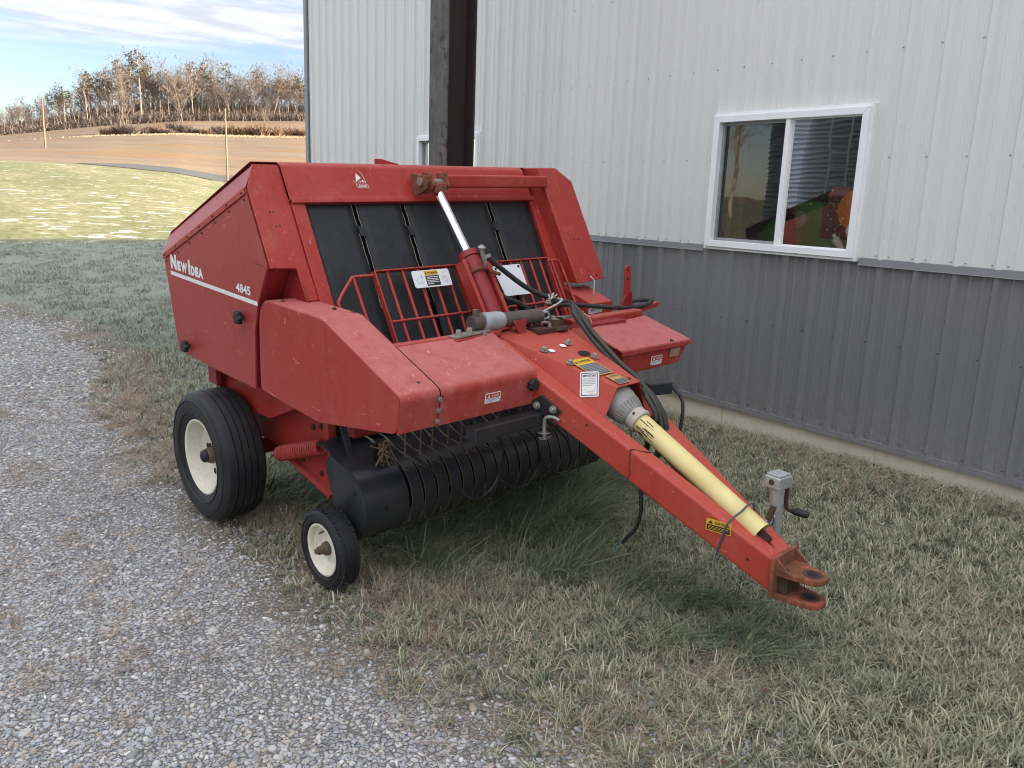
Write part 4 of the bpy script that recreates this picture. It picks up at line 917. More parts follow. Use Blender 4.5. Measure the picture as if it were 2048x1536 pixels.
    m = MB(); m.tube([(1.085, -1.42, 1.075), (1.085, -1.42, 1.14)], 0.009, 8); m.hexbolt((1.17, -1.36, 1.145), (0, 0, 1), 0.013, 0.012); m.hexbolt((1.30, -1.20, 1.19), (0, 0, 1), 0.014, 0.016); m.build('bolt', M['zinc'], ac, smooth=40)
    m = MB(); m.plate([(0.86, -1.40, 1.17), (0.95, -1.40, 1.17), (0.935, -1.41, 1.095), (0.90, -1.41, 1.095)], (0, 0.008, 0)); m.bar((1.06, -1.26, 1.168), (1.42, -1.20, 1.178), 0.05, 0.008); m.build('actuator_bracket', M['red_dark'], ac, bevel=0.002)
    # tool box on the right with a sloping lid
    tb = empty('tool_box', (0, 0, 0), (0, 0, 0), baler)
    m = MB()
    P = [(1.47, -1.585, 0.850), (1.93, -1.585, 0.850), (1.985, -1.60, 0.958), (1.425, -1.60, 0.968), (1.47, -1.28, 0.87), (1.93, -1.28, 0.87), (1.985, -1.28, 1.045), (1.425, -1.28, 1.05)]
    m.add(P, [(0, 1, 2, 3), (5, 4, 7, 6), (4, 0, 3, 7), (1, 5, 6, 2), (0, 4, 5, 1), (3, 2, 6, 7)]); bx = m.build('box_body', M['red'], tb, bevel=0.006)
    m = MB(); m.plate([(1.408, -1.615, 0.972), (1.998, -1.615, 0.962), (1.998, -1.29, 1.054), (1.408, -1.36, 1.050)], (0, 0, 0.016)); lid = m.build('lid', M['red_deck'], tb, bevel=0.008, seg=3)
    m = MB(); m.plate([(1.408, -1.616, 0.975), (1.998, -1.616, 0.965), (1.998, -1.616, 0.950), (1.408, -1.616, 0.960)], (0, 0.004, 0)); m.build('lid_lip', M['red'], lid)
    m = MB(); m.tube([(1.82, -1.605, 0.985), (1.835, -1.60, 0.987), (1.85, -1.605, 0.985)], 0.004, 5); m.tube([(1.835, -1.605, 0.985), (1.84, -1.59, 0.992)], 0.004, 5); m.build('latch', M['plastic'], lid)
    yd = Vector((0, -0.14, 0.99)); xd = Vector((1, 0, -0.01))
    danger_decal(Vector((1.672, -1.5915, 0.872)), xd, yd, 0.094, 0.050, bx)
    m = MB(); rquad(m, Vector((1.828, -1.597, 0.897)), xd, yd, 0.085, 0.048, 0.004); d = m.build('decal', plain('faded_peach_decal', (0.42, 0.24, 0.19), 0.6, 0, 0.5, 30, 0), bx)
    m = MB(); fine_print(m, Vector((1.834, -1.5965, 0.902)), xd, yd, 0.07, 0.038, 2, 0.0018, 14, 0.7); m.build('fine_print', M['white'], d)
    m = MB(); m.bar((1.40, -1.245, 1.075), (1.99, -1.245, 1.075), 0.075, 0.05); m.bar((1.40, -1.285, 1.045), (1.97, -1.285, 1.045), 0.03, 0.02); m.build('rear_beam', M['red'], baler, bevel=0.008)
    m = MB(); m.plate([(1.73, -1.10, 1.075), (1.84, -1.10, 1.08), (1.85, -1.10, 1.112), (1.835, -1.10, 1.125), (1.75, -1.10, 1.118), (1.725, -1.10, 1.10)], (0, -0.002, 0)); d = m.build('decal', M['white'], baler)
    m = MB(); put_text(m, 'IMPORTANT', (1.745, -1.1035, 1.09), (1, 0, 0.04), (0, 0, 1), 0.085, 0.016, 0.02); m.build('lettering', M['decal_grey'], d)
    # upright hose rest with brace, and the side arm
    lv = empty('hose_rest', (0, 0, 0), (0, 0, 0), baler)
    m = MB(); P = [(1.978, -1.15, 1.10)] + [(2.006+0.028*math.cos(a), -1.15, 1.312+0.028*math.sin(a)) for a in [PI - PI*i/8 for i in range(9)]] + [(2.034, -1.15, 1.10)]
    m.plate(P, (0, 0.010, 0)); up = m.build('upright', M['red'], lv, bevel=0.002)
    h = MB()
    for z in (1.312, 1.262): h.lathe([(0.0001, 0.0012), (0.009, 0.0012)], (2.004, -1.15, z), (0, -1, 0), 12)
    tag(h.build('drilled_hole', M['decal_black'], up), kind='stuff')
    m = MB(); m.bar((1.935, -1.155, 1.08), (2.008, -1.155, 1.185), 0.03, 0.02, up=(0, 1, 0)); m.plate([(2.015, -1.16, 1.08), (2.05, -1.16, 1.08), (2.036, -1.16, 1.19)], (0, 0.012, 0)); m.build('brace', M['red_dark'], lv, bevel=0.002)
    m = MB(); m.bar((2.03, -1.16, 1.068), (2.30, -1.14, 1.088), 0.035, 0.026, h2=0.03); m.build('side_arm', M['red'], lv, bevel=0.004)
    # hoses, cable and twine
    hs = empty('hose_set', (0, 0, 0), (0, 0, 0), baler)
    def hose(P, r=0.013, mat='hose', name='hose', n=7): return MB().tube(spline(P, n), r, 8).build(name, M[mat], hs, smooth=60)
    hose([(1.075, -0.985, 1.31), (1.082, -1.01, 1.27), (1.150, -1.02, 1.215), (1.245, -1.04, 1.175), (1.315, -1.06, 1.115), (1.335, -1.10, 1.03)], 0.0145)
    hose([(1.015, -1.05, 1.43), (1.129, -1.06, 1.348), (1.274, -1.08, 1.255), (1.40, -1.15, 1.195), (1.36, -1.30, 1.195), (1.235, -1.44, 1.175), (1.205, -1.56, 1.10), (1.165, -1.68, 1.045), (1.150, -1.80, 0.985), (1.128, -1.92, 0.945), (1.115, -2.03, 0.895), (1.118, -2.105, 0.80), (1.11, -2.115, 0.69), (1.09, -2.08, 0.61)], 0.0135)
    hose([(1.40, -1.13, 1.18), (1.34, -1.32, 1.205), (1.25, -1.43, 1.185), (1.225, -1.56, 1.11), (1.185, -1.68, 1.055), (1.165, -1.80, 0.99), (1.14, -1.93, 0.945), (1.075, -2.04, 0.885), (1.072, -2.09, 0.82), (1.062, -2.07, 0.73), (1.058, -2.055, 0.645), (1.05, -2.03, 0.60)], 0.0125)
    hose([(1.36, -1.19, 1.17), (1.28, -1.40, 1.20), (1.21, -1.57, 1.122), (1.17, -1.70, 1.062), (1.145, -1.83, 0.995), (1.12, -1.94, 0.955), (1.10, -2.06, 0.87), (1.10, -2.10, 0.78), (1.085, -2.11, 0.70), (1.075, -2.09, 0.60)], 0.0110, 'green_hose')
    hose([(1.40, -1.13, 1.165), (1.55, -1.11, 1.152), (1.72, -1.12, 1.128), (1.916, -1.17, 1.105), (2.10, -1.18, 1.098), (2.20, -1.17, 1.110), (2.252, -1.13, 1.115), (2.19, -1.09, 1.115), (2.06, -1.10, 1.112)], 0.0125)
    hose([(1.33, -1.10, 1.10), (1.38, -1.12, 1.16), (1.42, -1.13, 1.16), (1.36, -1.16, 1.14), (1.31, -1.14, 1.12)], 0.010, 'hose', 'cable_tangle')
    m = MB(); m.bar((1.015, -1.05, 1.43), (1.01, -1.045, 1.445), 0.03, 0.03); m.build('hose_end', M['zinc'], hs)
    m = MB(); m.box((1.245, -1.955, 0.895), (0.125, 0.085, 0.055), Matrix.Rotation(rad(-18), 3, 'Z')); m.build('connector_box', M['plastic'], hs, bevel=0.006, seg=3)
    m = MB(); m.tube([(1.13, -1.94, 0.915), (1.20, -1.95, 0.90)], 0.014, 8); m.build('connector_lead', M['plastic'], hs)
    hose([(1.300, -1.975, 0.895), (1.315, -2.00, 0.890), (1.315, -2.05, 0.845), (1.30, -2.07, 0.78), (1.28, -2.07, 0.70), (1.25, -2.03, 0.63)], 0.0085, 'plastic', 'lead')
    hose([(0.975, -2.10, 0.62), (0.945, -2.125, 0.536), (0.935, -2.140, 0.437), (0.93, -2.123, 0.348), (0.93, -2.075, 0.285), (0.93, -2.052, 0.253)], 0.0085, 'plastic', 'cut_cable')
    for k, (dx, mt) in enumerate(((-.006, 'teal_wire'), (0, 'copper'), (.006, 'white'))): MB().tube([(0.93+dx, -2.052, 0.255), (0.93+dx*2.2, -2.036+.004*k, 0.232), (0.93+dx*3, -2.030+.006*k, 0.215)], 0.0028, 5).build('bare_wire', M[mt], hs)
    MB().tube(spline([(1.075, -1.355, 1.180), (1.20, -1.33, 1.20), (1.32, -1.28, 1.215), (1.37, -1.20, 1.21)], 5), 0.0045, 5).build('twine', M['twine'], hs)
    MB().tube(spline([(1.36, -1.22, 1.205), (1.396, -1.29, 1.165), (1.50, -1.30, 1.115), (1.512, -1.30, 1.10), (1.55, -1.32, 1.03), (1.515, -1.36, 1.01)], 5), 0.0045, 5).build('twine', M['twine'], hs)
    m = MB(); rn = random.Random(9)
    for k in range(8): p = Vector((1.355, -1.16, 1.20)); m.tube([p, p+Vector((rn.uniform(-.04, .04), rn.uniform(-.02, .02), rn.uniform(.005, .045)))], 0.0035, 4)
    tag(m.build('twine_knot', M['twine'], hs), kind='stuff')
    MB().tube([(1.0, -2.01, 0.76), (1.003, -2.02, 0.70), (0.998, -2.02, 0.64)], 0.004, 5).build('chain', M['zinc'], hs)
build_front_gear()
# ------------------------------------------------------------------ the steel building
WX = 4.895                      # outer face of the wall sheets; wall runs along Y
WY0, WY1 = -12.0, 11.42         # near and far corner
Z_FOUND, Z_LEDGE, Z_EAVE = 0.335, 1.445, 6.0
RIB = 0.2286
RIB0 = 7.0969                   # a major rib stands at RIB0 + k*RIB
WINS = [(2.955, 4.075, 1.50, 2.345), (7.145, 8.27, 1.50, 2.345)]      # glazed openings y0 y1 z0 z1
def steel_sheet(name, col, dark, rough):
    m, N, L, B = new_mat(name); v = objvec(N, L, (1, 6, 0.5))
    n = noise(N, L, v, 2.0, 5, 0.6); n2 = noise(N, L, objvec(N, L), 9, 6, 0.7)
    c = mixc(N, L, mathn(N, L, 'MULTIPLY', ramp(N, L, n, [(0.4, 0.0), (0.75, 1.0)]), 0.16), col, dark)
    c = mixc(N, L, mathn(N, L, 'MULTIPLY', ramp(N, L, n2, [(0.60, 0.0), (0.75, 1.0)]), 0.10), c, (0.42, 0.38, 0.32))
    L.new(c, B.inputs['Base Color']); B.inputs['Roughness'].default_value = rough; B.inputs['Specular IOR Level'].default_value = 0.6
    # mud splashed up from the ground
    tc = N.new('ShaderNodeTexCoord'); sp = N.new('ShaderNodeSeparateXYZ'); L.new(tc.outputs['Object'], sp.inputs[0]); mr = N.new('ShaderNodeMapRange'); mr.inputs['From Min'].default_value = 0.9; mr.inputs['From Max'].default_value = 0.33; L.new(sp.outputs['Z'], mr.inputs['Value'])
    sn = noise(N, L, objvec(N, L), 26, 6, 0.75); k = mathn(N, L, 'MULTIPLY', mathn(N, L, 'POWER', mr.outputs[0], 1.6), ramp(N, L, sn, [(0.46, 0.0), (0.64, 1.0)]))
    c2 = mixc(N, L, mathn(N, L, 'MULTIPLY', k, 0.5), c, (0.30, 0.26, 0.21)); L.new(c2, B.inputs['Base Color'])
    bump(N, L, B, noise(N, L, objvec(N, L, (1, 2.2, 0.7)), 3.0, 2), 0.05, 0.02)
    return m
M['wall_white'] = steel_sheet('white_wall_steel', (0.665, 0.66, 0.64), (0.585, 0.58, 0.56), 0.42)
M['wall_grey'] = steel_sheet('charcoal_wall_steel', (0.175, 0.177, 0.185), (0.225, 0.225, 0.23), 0.22)
M['trim_grey'] = steel_sheet('charcoal_trim', (0.17, 0.17, 0.18), (0.21, 0.21, 0.22), 0.38)
M['vinyl'] = plain('white_vinyl', (0.82, 0.83, 0.85), 0.38, 0, 0.10, 6, 0)
M['vinyl_dirty'] = plain('dusty_white_sill', (0.66, 0.63, 0.60), 0.55, 0, 0.25, 12, 0)
M['screw'] = plain('painted_screw', (0.52, 0.52, 0.51), 0.5, 0.2, 0.3, 30)
M['screw_grey'] = plain('grey_screw', (0.16, 0.16, 0.17), 0.45, 0.3, 0.3, 30)
M['roof'] = plain('charcoal_roof', (0.10, 0.10, 0.11), 0.5)
def concrete():
    m, N, L, B = new_mat('poured_concrete'); v = objvec(N, L)
    n = noise(N, L, v, 3, 6, 0.65); n2 = noise(N, L, v, 30, 4)
    c = mixc(N, L, ramp(N, L, n, [(0.3, 0.0), (0.7, 1.0)]), (0.62, 0.545, 0.42), (0.72, 0.645, 0.52))
    c = mixc(N, L, mathn(N, L, 'MULTIPLY', ramp(N, L, n2, [(0.55, 0.0), (0.75, 1.0)]), 0.3), c, (0.30, 0.27, 0.22))
    L.new(c, B.inputs['Base Color']); B.inputs['Roughness'].default_value = 0.9; bump(N, L, B, n2, 0.3, 0.006)
    return m
M['concrete'] = concrete()
def glass():
    m = bpy.data.materials.new('window_glass'); m.use_nodes = True; N = m.node_tree.nodes; L = m.node_tree.links; N.clear()
    out = N.new('ShaderNodeOutputMaterial'); fr = N.new('ShaderNodeFresnel'); fr.inputs['IOR'].default_value = 1.75
    tr = N.new('ShaderNodeBsdfTransparent'); tr.inputs[0].default_value = (0.80, 0.83, 0.80, 1); gl = N.new('ShaderNodeBsdfGlossy'); gl.inputs['Roughness'].default_value = 0.015
    mx = N.new('ShaderNodeMixShader'); L.new(fr.outputs[0], mx.inputs[0]); L.new(tr.outputs[0], mx.inputs[1]); L.new(gl.outputs[0], mx.inputs[2])
    # wavy float glass and a film of dust
    tc = N.new('ShaderNodeTexCoord'); nz = N.new('ShaderNodeTexNoise'); nz.inputs['Scale'].default_value = 1.6; L.new(tc.outputs['Object'], nz.inputs[0])
    bp = N.new('ShaderNodeBump'); bp.inputs['Strength'].default_value = 0.05; bp.inputs['Distance'].default_value = 0.03; L.new(nz.outputs['Fac'], bp.inputs['Height']); L.new(bp.outputs[0], gl.inputs['Normal'])
    df = N.new('ShaderNodeBsdfDiffuse'); df.inputs[0].default_value = (0.5, 0.48, 0.44, 1)
    n2 = N.new('ShaderNodeTexNoise'); n2.inputs['Scale'].default_value = 70; n2.inputs['Detail'].default_value = 3; L.new(tc.outputs['Object'], n2.inputs[0])
    rp = N.new('ShaderNodeValToRGB'); rp.color_ramp.elements[0].position = 0.62; rp.color_ramp.elements[1].position = 0.8; rp.color_ramp.elements[1].color = (0.5, 0.5, 0.5, 1); rp.color_ramp.elements[0].color = (0.02, 0.02, 0.02, 1)
    L.new(n2.outputs['Fac'], rp.inputs[0]); m2 = N.new('ShaderNodeMixShader'); L.new(rp.outputs[0], m2.inputs[0]); L.new(mx.outputs[0], m2.inputs[1]); L.new(df.outputs[0], m2.inputs[2])
    L.new(m2.outputs[0], out.inputs[0])
    return m
M['glass'] = glass()

building = empty('steel_building', (WX, 0, 0))
tag(building, 'long white and charcoal ribbed steel building on a concrete footing', 'building')
def rib_profile(y0, y1):
    """(y, height) points of the sheet between y0 and y1: trapezoid major ribs, two low stiffeners between"""
    pts = []
    k0 = math.floor((y0-RIB0)/RIB)-1
    for k in range(k0, k0+int((y1-y0)/RIB)+4):
        c = RIB0 + k*RIB
        for dy, h in ((-0.028, 0), (-0.013, 0.023), (0.013, 0.023), (0.028, 0), (0.068, 0), (0.073, 0.0045), (0.083, 0.0045), (0.088, 0), (0.141, 0), (0.146, 0.0045), (0.156, 0.0045), (0.161, 0)):
            pts.append((c+dy, h))
    ys = [p[0] for p in pts]; hs = [p[1] for p in pts]
    out = [(y0, float(np.interp(y0, ys, hs)))] + [p for p in pts if y0+1e-5 < p[0] < y1-1e-5] + [(y1, float(np.interp(y1, ys, hs)))]
    extra = [e for w in WINS for e in (w[0]-0.045, w[1]+0.045) if y0 < e < y1]
    out += [(e, float(np.interp(e, ys, hs))) for e in extra]
    return sorted(out)
def wall_sheet(y0, y1, z0, z1, mat):
    m = MB(); P = rib_profile(y0, y1)
    for (a, ha), (b, hb) in zip(P, P[1:]):
        rng = [(z0, z1)]
        for w in WINS:
            if a > w[0]-0.05 and b < w[1]+0.05:
                new = []
                for s, e in rng:
                    lo, hi = w[2]-0.045, w[3]+0.045
                    if e <= lo or s >= hi: new.append((s, e)); continue
                    if s < lo: new.append((s, lo))
                    if e > hi: new.append((hi, e))
                rng = new
        for s, e in rng: m.add([(-ha, a, s), (-hb, b, s), (-hb, b, e), (-ha, a, e)], [(0, 1, 2, 3)])
    return m
def build_walls():
    y = RIB0 + 0.114 - 2*RIB - 0.9144*21
    while y < WY1-0.05:
        a, b = max(y, WY0), min(y+0.9144, WY1-0.05)
        if b-a > 0.05:
            wall_sheet(a, b, Z_LEDGE, Z_EAVE, 0).build('upper_sheet', M['wall_white'], building, smooth=20)
            wall_sheet(a, b, Z_FOUND, Z_LEDGE, 0).build('lower_sheet', M['wall_grey'], building, smooth=20)
        y += 0.9144
    # ledge trim, interrupted by the windows
    segs = []; s = WY0
    for w in WINS: segs.append((s, w[0]-0.062)); s = w[1]+0.062
    segs.append((s, WY1-0.05))
    for a, b in segs:
        m = MB(); m.add([(-0.0225, a, 1.472), (-0.0225, b, 1.472), (-0.030, b, 1.432), (-0.030, a, 1.432), (-0.034, b, 1.428), (-0.034, a, 1.428), (-0.004, b, 1.424), (-0.004, a, 1.424), (-0.004, b, 1.474), (-0.004, a, 1.474)],
                        [(0, 1, 2, 3), (3, 2, 4, 5), (5, 4, 6, 7), (0, 9, 8, 1), (1, 8, 6, 4, 2), (0, 3, 5, 7, 9)]); m.build('ledge_trim', M['trim_grey'], building)
    m = MB(); m.bb(-0.026, 0.0, WY0, WY1, Z_FOUND-0.018, Z_FOUND+0.002); m.bb(-0.029, -0.022, WY0, WY1, Z_FOUND-0.034, Z_FOUND-0.016); m.build('base_trim', M['trim_grey'], building)
    m = MB(); m.bb(-0.030, 0.0, WY1-0.09, WY1+0.006, 0.34, Z_EAVE); m.build('corner_trim', M['trim_grey'], building, bevel=0.004)
    # poured footing in lengths with form joints
    y = WY0
    while y < WY1:
        b = min(y+1.22, WY1); m = MB(); m.bb(0.012, 0.30, y+0.004, b-0.004, -0.5, Z_FOUND-0.02); m.build('footing_length', M['concrete'], building, bevel=0.006); y = b
    m = MB(); m.bb(0.02, 0.30, WY0+0.01, WY1-0.01, -0.5, Z_FOUND-0.03); m.build('footing_core', M['concrete'], building)
    # screws: rows at the girts
    def dome(m, y, z, h):
        m.lathe([(0.0001, 0.0065), (0.0055, 0.004), (0.0075, 0.0)], (-h, y, z), (-1, 0, 0), 6)
    k0 = int((WY0-RIB0)/RIB)+1
    ks = [k for k in range(k0, 20) if -1 < RIB0+k*RIB+0.04 < WY1-0.1]
    for z in (2.08, 2.703, 3.326, 3.95, 4.57, 5.2):
        m = MB()
        for k in ks:
            y = RIB0+k*RIB+0.042
            if any(w[0]-.06 < y < w[1]+.06 and w[2]-.06 < z < w[3]+.06 for w in WINS): continue
            dome(m, y, z, 0.0)
        tag(m.build('screw_row', M['screw'], building, smooth=60), kind='stuff')
    for z, mt, dys in ((1.492, 'screw', (-.042, .042)), (0.96, 'screw_grey', (.042,)), (0.365, 'screw_grey', (-.042, .042))):
        m = MB()
        for k in ks:
            for d in dys:
                y = RIB0+k*RIB+d
                if mt == 'screw' and any(w[0]-.06 < y < w[1]+.06 for w in WINS): continue
                dome(m, y, z, 0.0)
        tag(m.build('screw_row', M[mt], building, smooth=60), kind='stuff')
    # other sides and roof
    X1 = 40.0
    m = MB(); m.bb(0.3, 0.36, WY0+.3, WY0+.9, 0, 0.2)
    def side(y, nm):
        m = MB(); n = 60; V = []
        for i in range(n+1):
            x = X1*i/n; V += [(x, y, -0.3), (x, y, Z_EAVE)]
        m.add(V, [(2*i, 2*i+2, 2*i+3, 2*i+1) for i in range(n)]); return m.build(nm, M['wall_white'], building)
    side(WY1-0.004, 'end_wall'); side(WY0, 'end_wall')
    m = MB(); m.bb(X1-0.1, X1, WY0, WY1, -0.3, Z_EAVE); m.build('end_wall', M['wall_white'], building)
    ym = (WY0+WY1)/2; zr = Z_EAVE + 0.22*(WY1-ym)
    for ya, yb in ((WY1+0.02, ym), (WY0-0.25, ym)):
        m = MB(); m.plate([(-0.12, ya, Z_EAVE+0.02), (X1+0.1, ya, Z_EAVE+0.02), (X1+0.1, yb, zr), (-0.12, yb, zr)], (0, 0, 0.06)); m.build('roof_slope', M['roof'], building)
    m = MB(); m.plate([(0.0, WY0, Z_EAVE), (0.0, WY1, Z_EAVE), (0.0, ym, zr)], (0.03, 0, 0)); m.build('gable_panel', M['wall_white'], building)
    m = MB(); m.plate([(X1-.05, WY0, Z_EAVE), (X1-.05, WY1, Z_EAVE), (X1-.05, ym, zr)], (0.03, 0, 0)); m.build('gable_panel', M['wall_white'], building)
def build_window(y0, y1, z0, z1, detailed):
    w = empty('window', (0, 0, 0), (0, 0, 0), building)
    xo = -0.062
    m = MB()      # outer J-trim flange, mitred
    def frame(m, a0, a1, b0, b1, wd, xa, xb):
        P = [(a0, b0), (a1, b0), (a1, b1), (a0, b1)]; Q = [(a0+wd, b0+wd), (a1-wd, b0+wd), (a1-wd, b1-wd), (a0+wd, b1-wd)]
        for i in range(4):
            j = (i+1) % 4; m.plate([(xa, *P[i]), (xa, *P[j]), (xa, *Q[j]), (xa, *Q[i])], (xb-xa, 0, 0))
    fr = MB(); frame(fr, y0-0.052, y1+0.052, z0-0.052, z1+0.052, 0.020, -0.044, 0.02); fr.build('outer_trim', M['vinyl'], w, bevel=0.002)
    fr = MB(); frame(fr, y0-0.034, y1+0.034, z0-0.034, z1+0.034, 0.046, -0.060, 0.05); fr.build('frame', M['vinyl'], w, bevel=0.003)
    m = MB(); m.plate([(-0.0625, y0-0.02, z0-0.030), (-0.0625, y1+0.02, z0-0.030), (-0.030, y1-0.012, z0+0.0125), (-0.030, y0+0.012, z0+0.0125)], (0.004, 0, 0)); m.build('sill', M['vinyl_dirty'], w)
    ym = y0 + (y1-y0)*0.485
    m = MB(); m.bb(-0.050, 0.0, ym-0.018, ym+0.018, z0+0.010, z1-0.010); m.build('meeting_rail', M['vinyl'], w, bevel=0.003)
    s = MB(); frame(s, ym+0.012, y1-0.010, z0+0.010, z1-0.010, 0.022, -0.014, 0.02); s.build('sash', plain('grey_sash', (0.30, 0.31, 0.32), 0.5), w)
    s = MB(); frame(s, y0+0.010, ym-0.012, z0+0.010, z1-0.010, 0.010, -0.030, 0.0); s.build('sash', M['vinyl'], w)
    for a, b, x in ((y0+0.012, ym-0.016, -0.022), (ym+0.030, y1-0.030, 0.002)):
        m = MB(); m.add([(x, a, z0+.012), (x, b, z0+.012), (x, b, z1-.012), (x, a, z1-.012)], [(0, 1, 2, 3)]); m.build('pane', M['glass'], w)
build_walls()
for w_ in WINS: build_window(*w_, True)
def build_room():
    """the workshop behind the near window"""
    M['wood'] = plain('stud_timber', (0.30, 0.17, 0.09), 0.8, 0, 0.5, 6)
    M['room'] = plain('dim_room_lining', (0.55, 0.46, 0.36), 0.9, 0, 0.4, 4)
    m = MB(); m.bb(2.6, 2.65, 1.2, 6.0, 0.3, 3.2); m.bb(0.2, 2.65, 6.0, 6.05, 0.3, 3.2); m.bb(0.2, 2.65, 1.15, 1.2, 0.3, 3.2); m.bb(0.2, 2.65, 1.2, 6.0, 0.25, 0.3); m.bb(0.2, 2.65, 1.2, 6.0, 3.2, 3.25)
    m.build('room_lining', M['room'], building)
    for y in (4.02,):
        m = MB(); m.bb(0.10, 0.24, y, y+0.09, 1.2, 2.7); m.build('stud', M['wood'], building)
    m = MB(); m.bb(0.06, 0.30, 2.85, 4.2, 1.42, 1.50); m.build('window_bench', M['wood'], building, bevel=0.004)
build_room()
def build_inside_things():
    M['jgreen'] = plain('green_machine_paint', (0.12, 0.42, 0.09), 0.4, 0, 0.3, 6)
    M['jyellow'] = plain('pale_yellow_disc', (0.70, 0.68, 0.42), 0.5)
    M['orange'] = plain('orange_plastic', (0.75, 0.20, 0.02), 0.45)
    M['cream'] = plain('cream_plastic_hose', (0.62, 0.57, 0.48), 0.5)
    t = empty('garden_machine', (WX+0.75, 3.55, 0.3)); tag(t, 'green machine with pale round badge seen through the near window', 'machine')
    m = MB(); m.plate([(0, -0.55, 0.2), (0, 0.75, 0.2), (0, 0.75, 1.25), (0, 0.48, 1.47), (0, 0.40, 1.52), (0, -0.55, 1.50)], (0.6, 0, 0)); m.build('hood', M['jgreen'], t, bevel=0.05, seg=4)
    m = MB(); m.lathe([(0.0001, 0.004), (0.055, 0.004), (0.06, 0)], (0, 0.33, 1.385), (-1, 0, 0), 24); m.build('badge', M['jyellow'], t)
    m = MB(); m.bb(0.05, 0.6, -0.5, 0.5, 1.52, 1.62); m.build('cowl', plain('dark_cowl', (0.05, 0.035, 0.03), 0.6), t, bevel=0.02)
    m = MB(); m.bb(-0.02, 0.1, -0.45, 0.13, 1.25, 1.50); m.build('side_panel', plain('brown_panel', (0.20, 0.10, 0.05), 0.7), t, bevel=0.01)
    d = MB(); d.lathe([(0.0001, 0.03), (0.09, 0.03), (0.135, 0.02), (0.14, 0.0), (0.09, -0.02), (0.0001, -0.02)], (WX+0.40, 3.20, 1.765), (-1, 0, 0.1), 32); o = d.build('warning_disc', M['orange'], None, smooth=40); tag(o, 'round orange disc hanging inside the near window', 'disc')
    h = MB(); h.tube(spline([(WX+0.24, 3.12, 1.50), (WX+0.24, 3.13, 1.58), (WX+0.25, 3.155, 1.64), (WX+0.27, 3.10, 1.71)], 6), 0.018, 8); o = h.build('curved_hose', M['cream'], None, smooth=60); tag(o, 'cream curved plastic hose on the sill inside the near window', 'hose')
    h = MB(); h.tube([(WX+0.23, 3.17, 1.50), (WX+0.22, 3.225, 1.57)], [0.022, 0.03], 8); h.tube([(WX+0.22, 3.225, 1.57), (WX+0.218, 3.24, 1.60)], 0.012, 6); o = h.build('spray_nozzle', M['cream'], None, smooth=50); tag(o, 'short pale nozzle leaning on the sill inside the near window', 'nozzle')
build_inside_things()

# dark rusty H column standing between the baler and the wall
def build_column():
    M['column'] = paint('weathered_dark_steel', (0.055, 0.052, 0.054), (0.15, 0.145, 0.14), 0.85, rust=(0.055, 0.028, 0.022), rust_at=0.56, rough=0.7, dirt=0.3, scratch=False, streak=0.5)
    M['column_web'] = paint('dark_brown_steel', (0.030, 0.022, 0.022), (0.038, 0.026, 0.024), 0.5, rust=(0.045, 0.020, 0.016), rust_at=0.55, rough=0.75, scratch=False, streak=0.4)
    c = empty('steel_column', (3.775, 5.925, 0.0)); tag(c, 'tall dark rusty steel H column between the baler and the building', 'column')
    for s in (-1, 1):
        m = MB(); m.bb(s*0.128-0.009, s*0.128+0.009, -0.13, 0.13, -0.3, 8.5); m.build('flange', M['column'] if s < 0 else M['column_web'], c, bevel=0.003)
    m = MB(); m.bb(-0.119, 0.119, -0.006, 0.006, -0.3, 8.5); m.build('web', M['column_web'], c)
build_column()

# things beyond the left of the view, seen mirrored in the window glass
def build_bin():
    g = empty('grain_bin', (-9.5, 9.9, -0.1)); tag(g, 'corrugated galvanised grain bin with cone roof across the gravel drive', 'grain bin')
    m = MB(); R = 3.6; n = 72; pr = []
    nz = 66
    for i in range(nz*3+1):
        z = 0.1 + 6.6*i/(nz*3); pr.append((R + 0.028*math.cos(2*PI*i/3*1.0), z))
    m.lathe(pr, (0, 0, 0), (0, 0, 1), n); m.build('bin_wall', plain('blue_grey_galvanised', (0.26, 0.30, 0.36), 0.4, 0.4, 0.3, 3, 0), g, smooth=60)
    m = MB(); m.lathe([(R+0.12, 6.68), (0.4, 8.6), (0.4, 8.75), (0.0001, 8.8)], (0, 0, 0), (0, 0, 1), n); m.build('bin_roof', plain('galvanised_roof', (0.42, 0.44, 0.46), 0.45, 0.4), g)
    m = MB()
    for y in (-0.22, 0.22): m.tube([(R+0.18, y, 0.3), (R+0.18, y, 6.8)], 0.025, 6)
    for i in range(20): m.tube([(R+0.18, -0.22, 0.5+0.31*i), (R+0.18, 0.22, 0.5+0.31*i)], 0.014, 5)
    m.build('ladder', M['galv'], g)
build_bin()
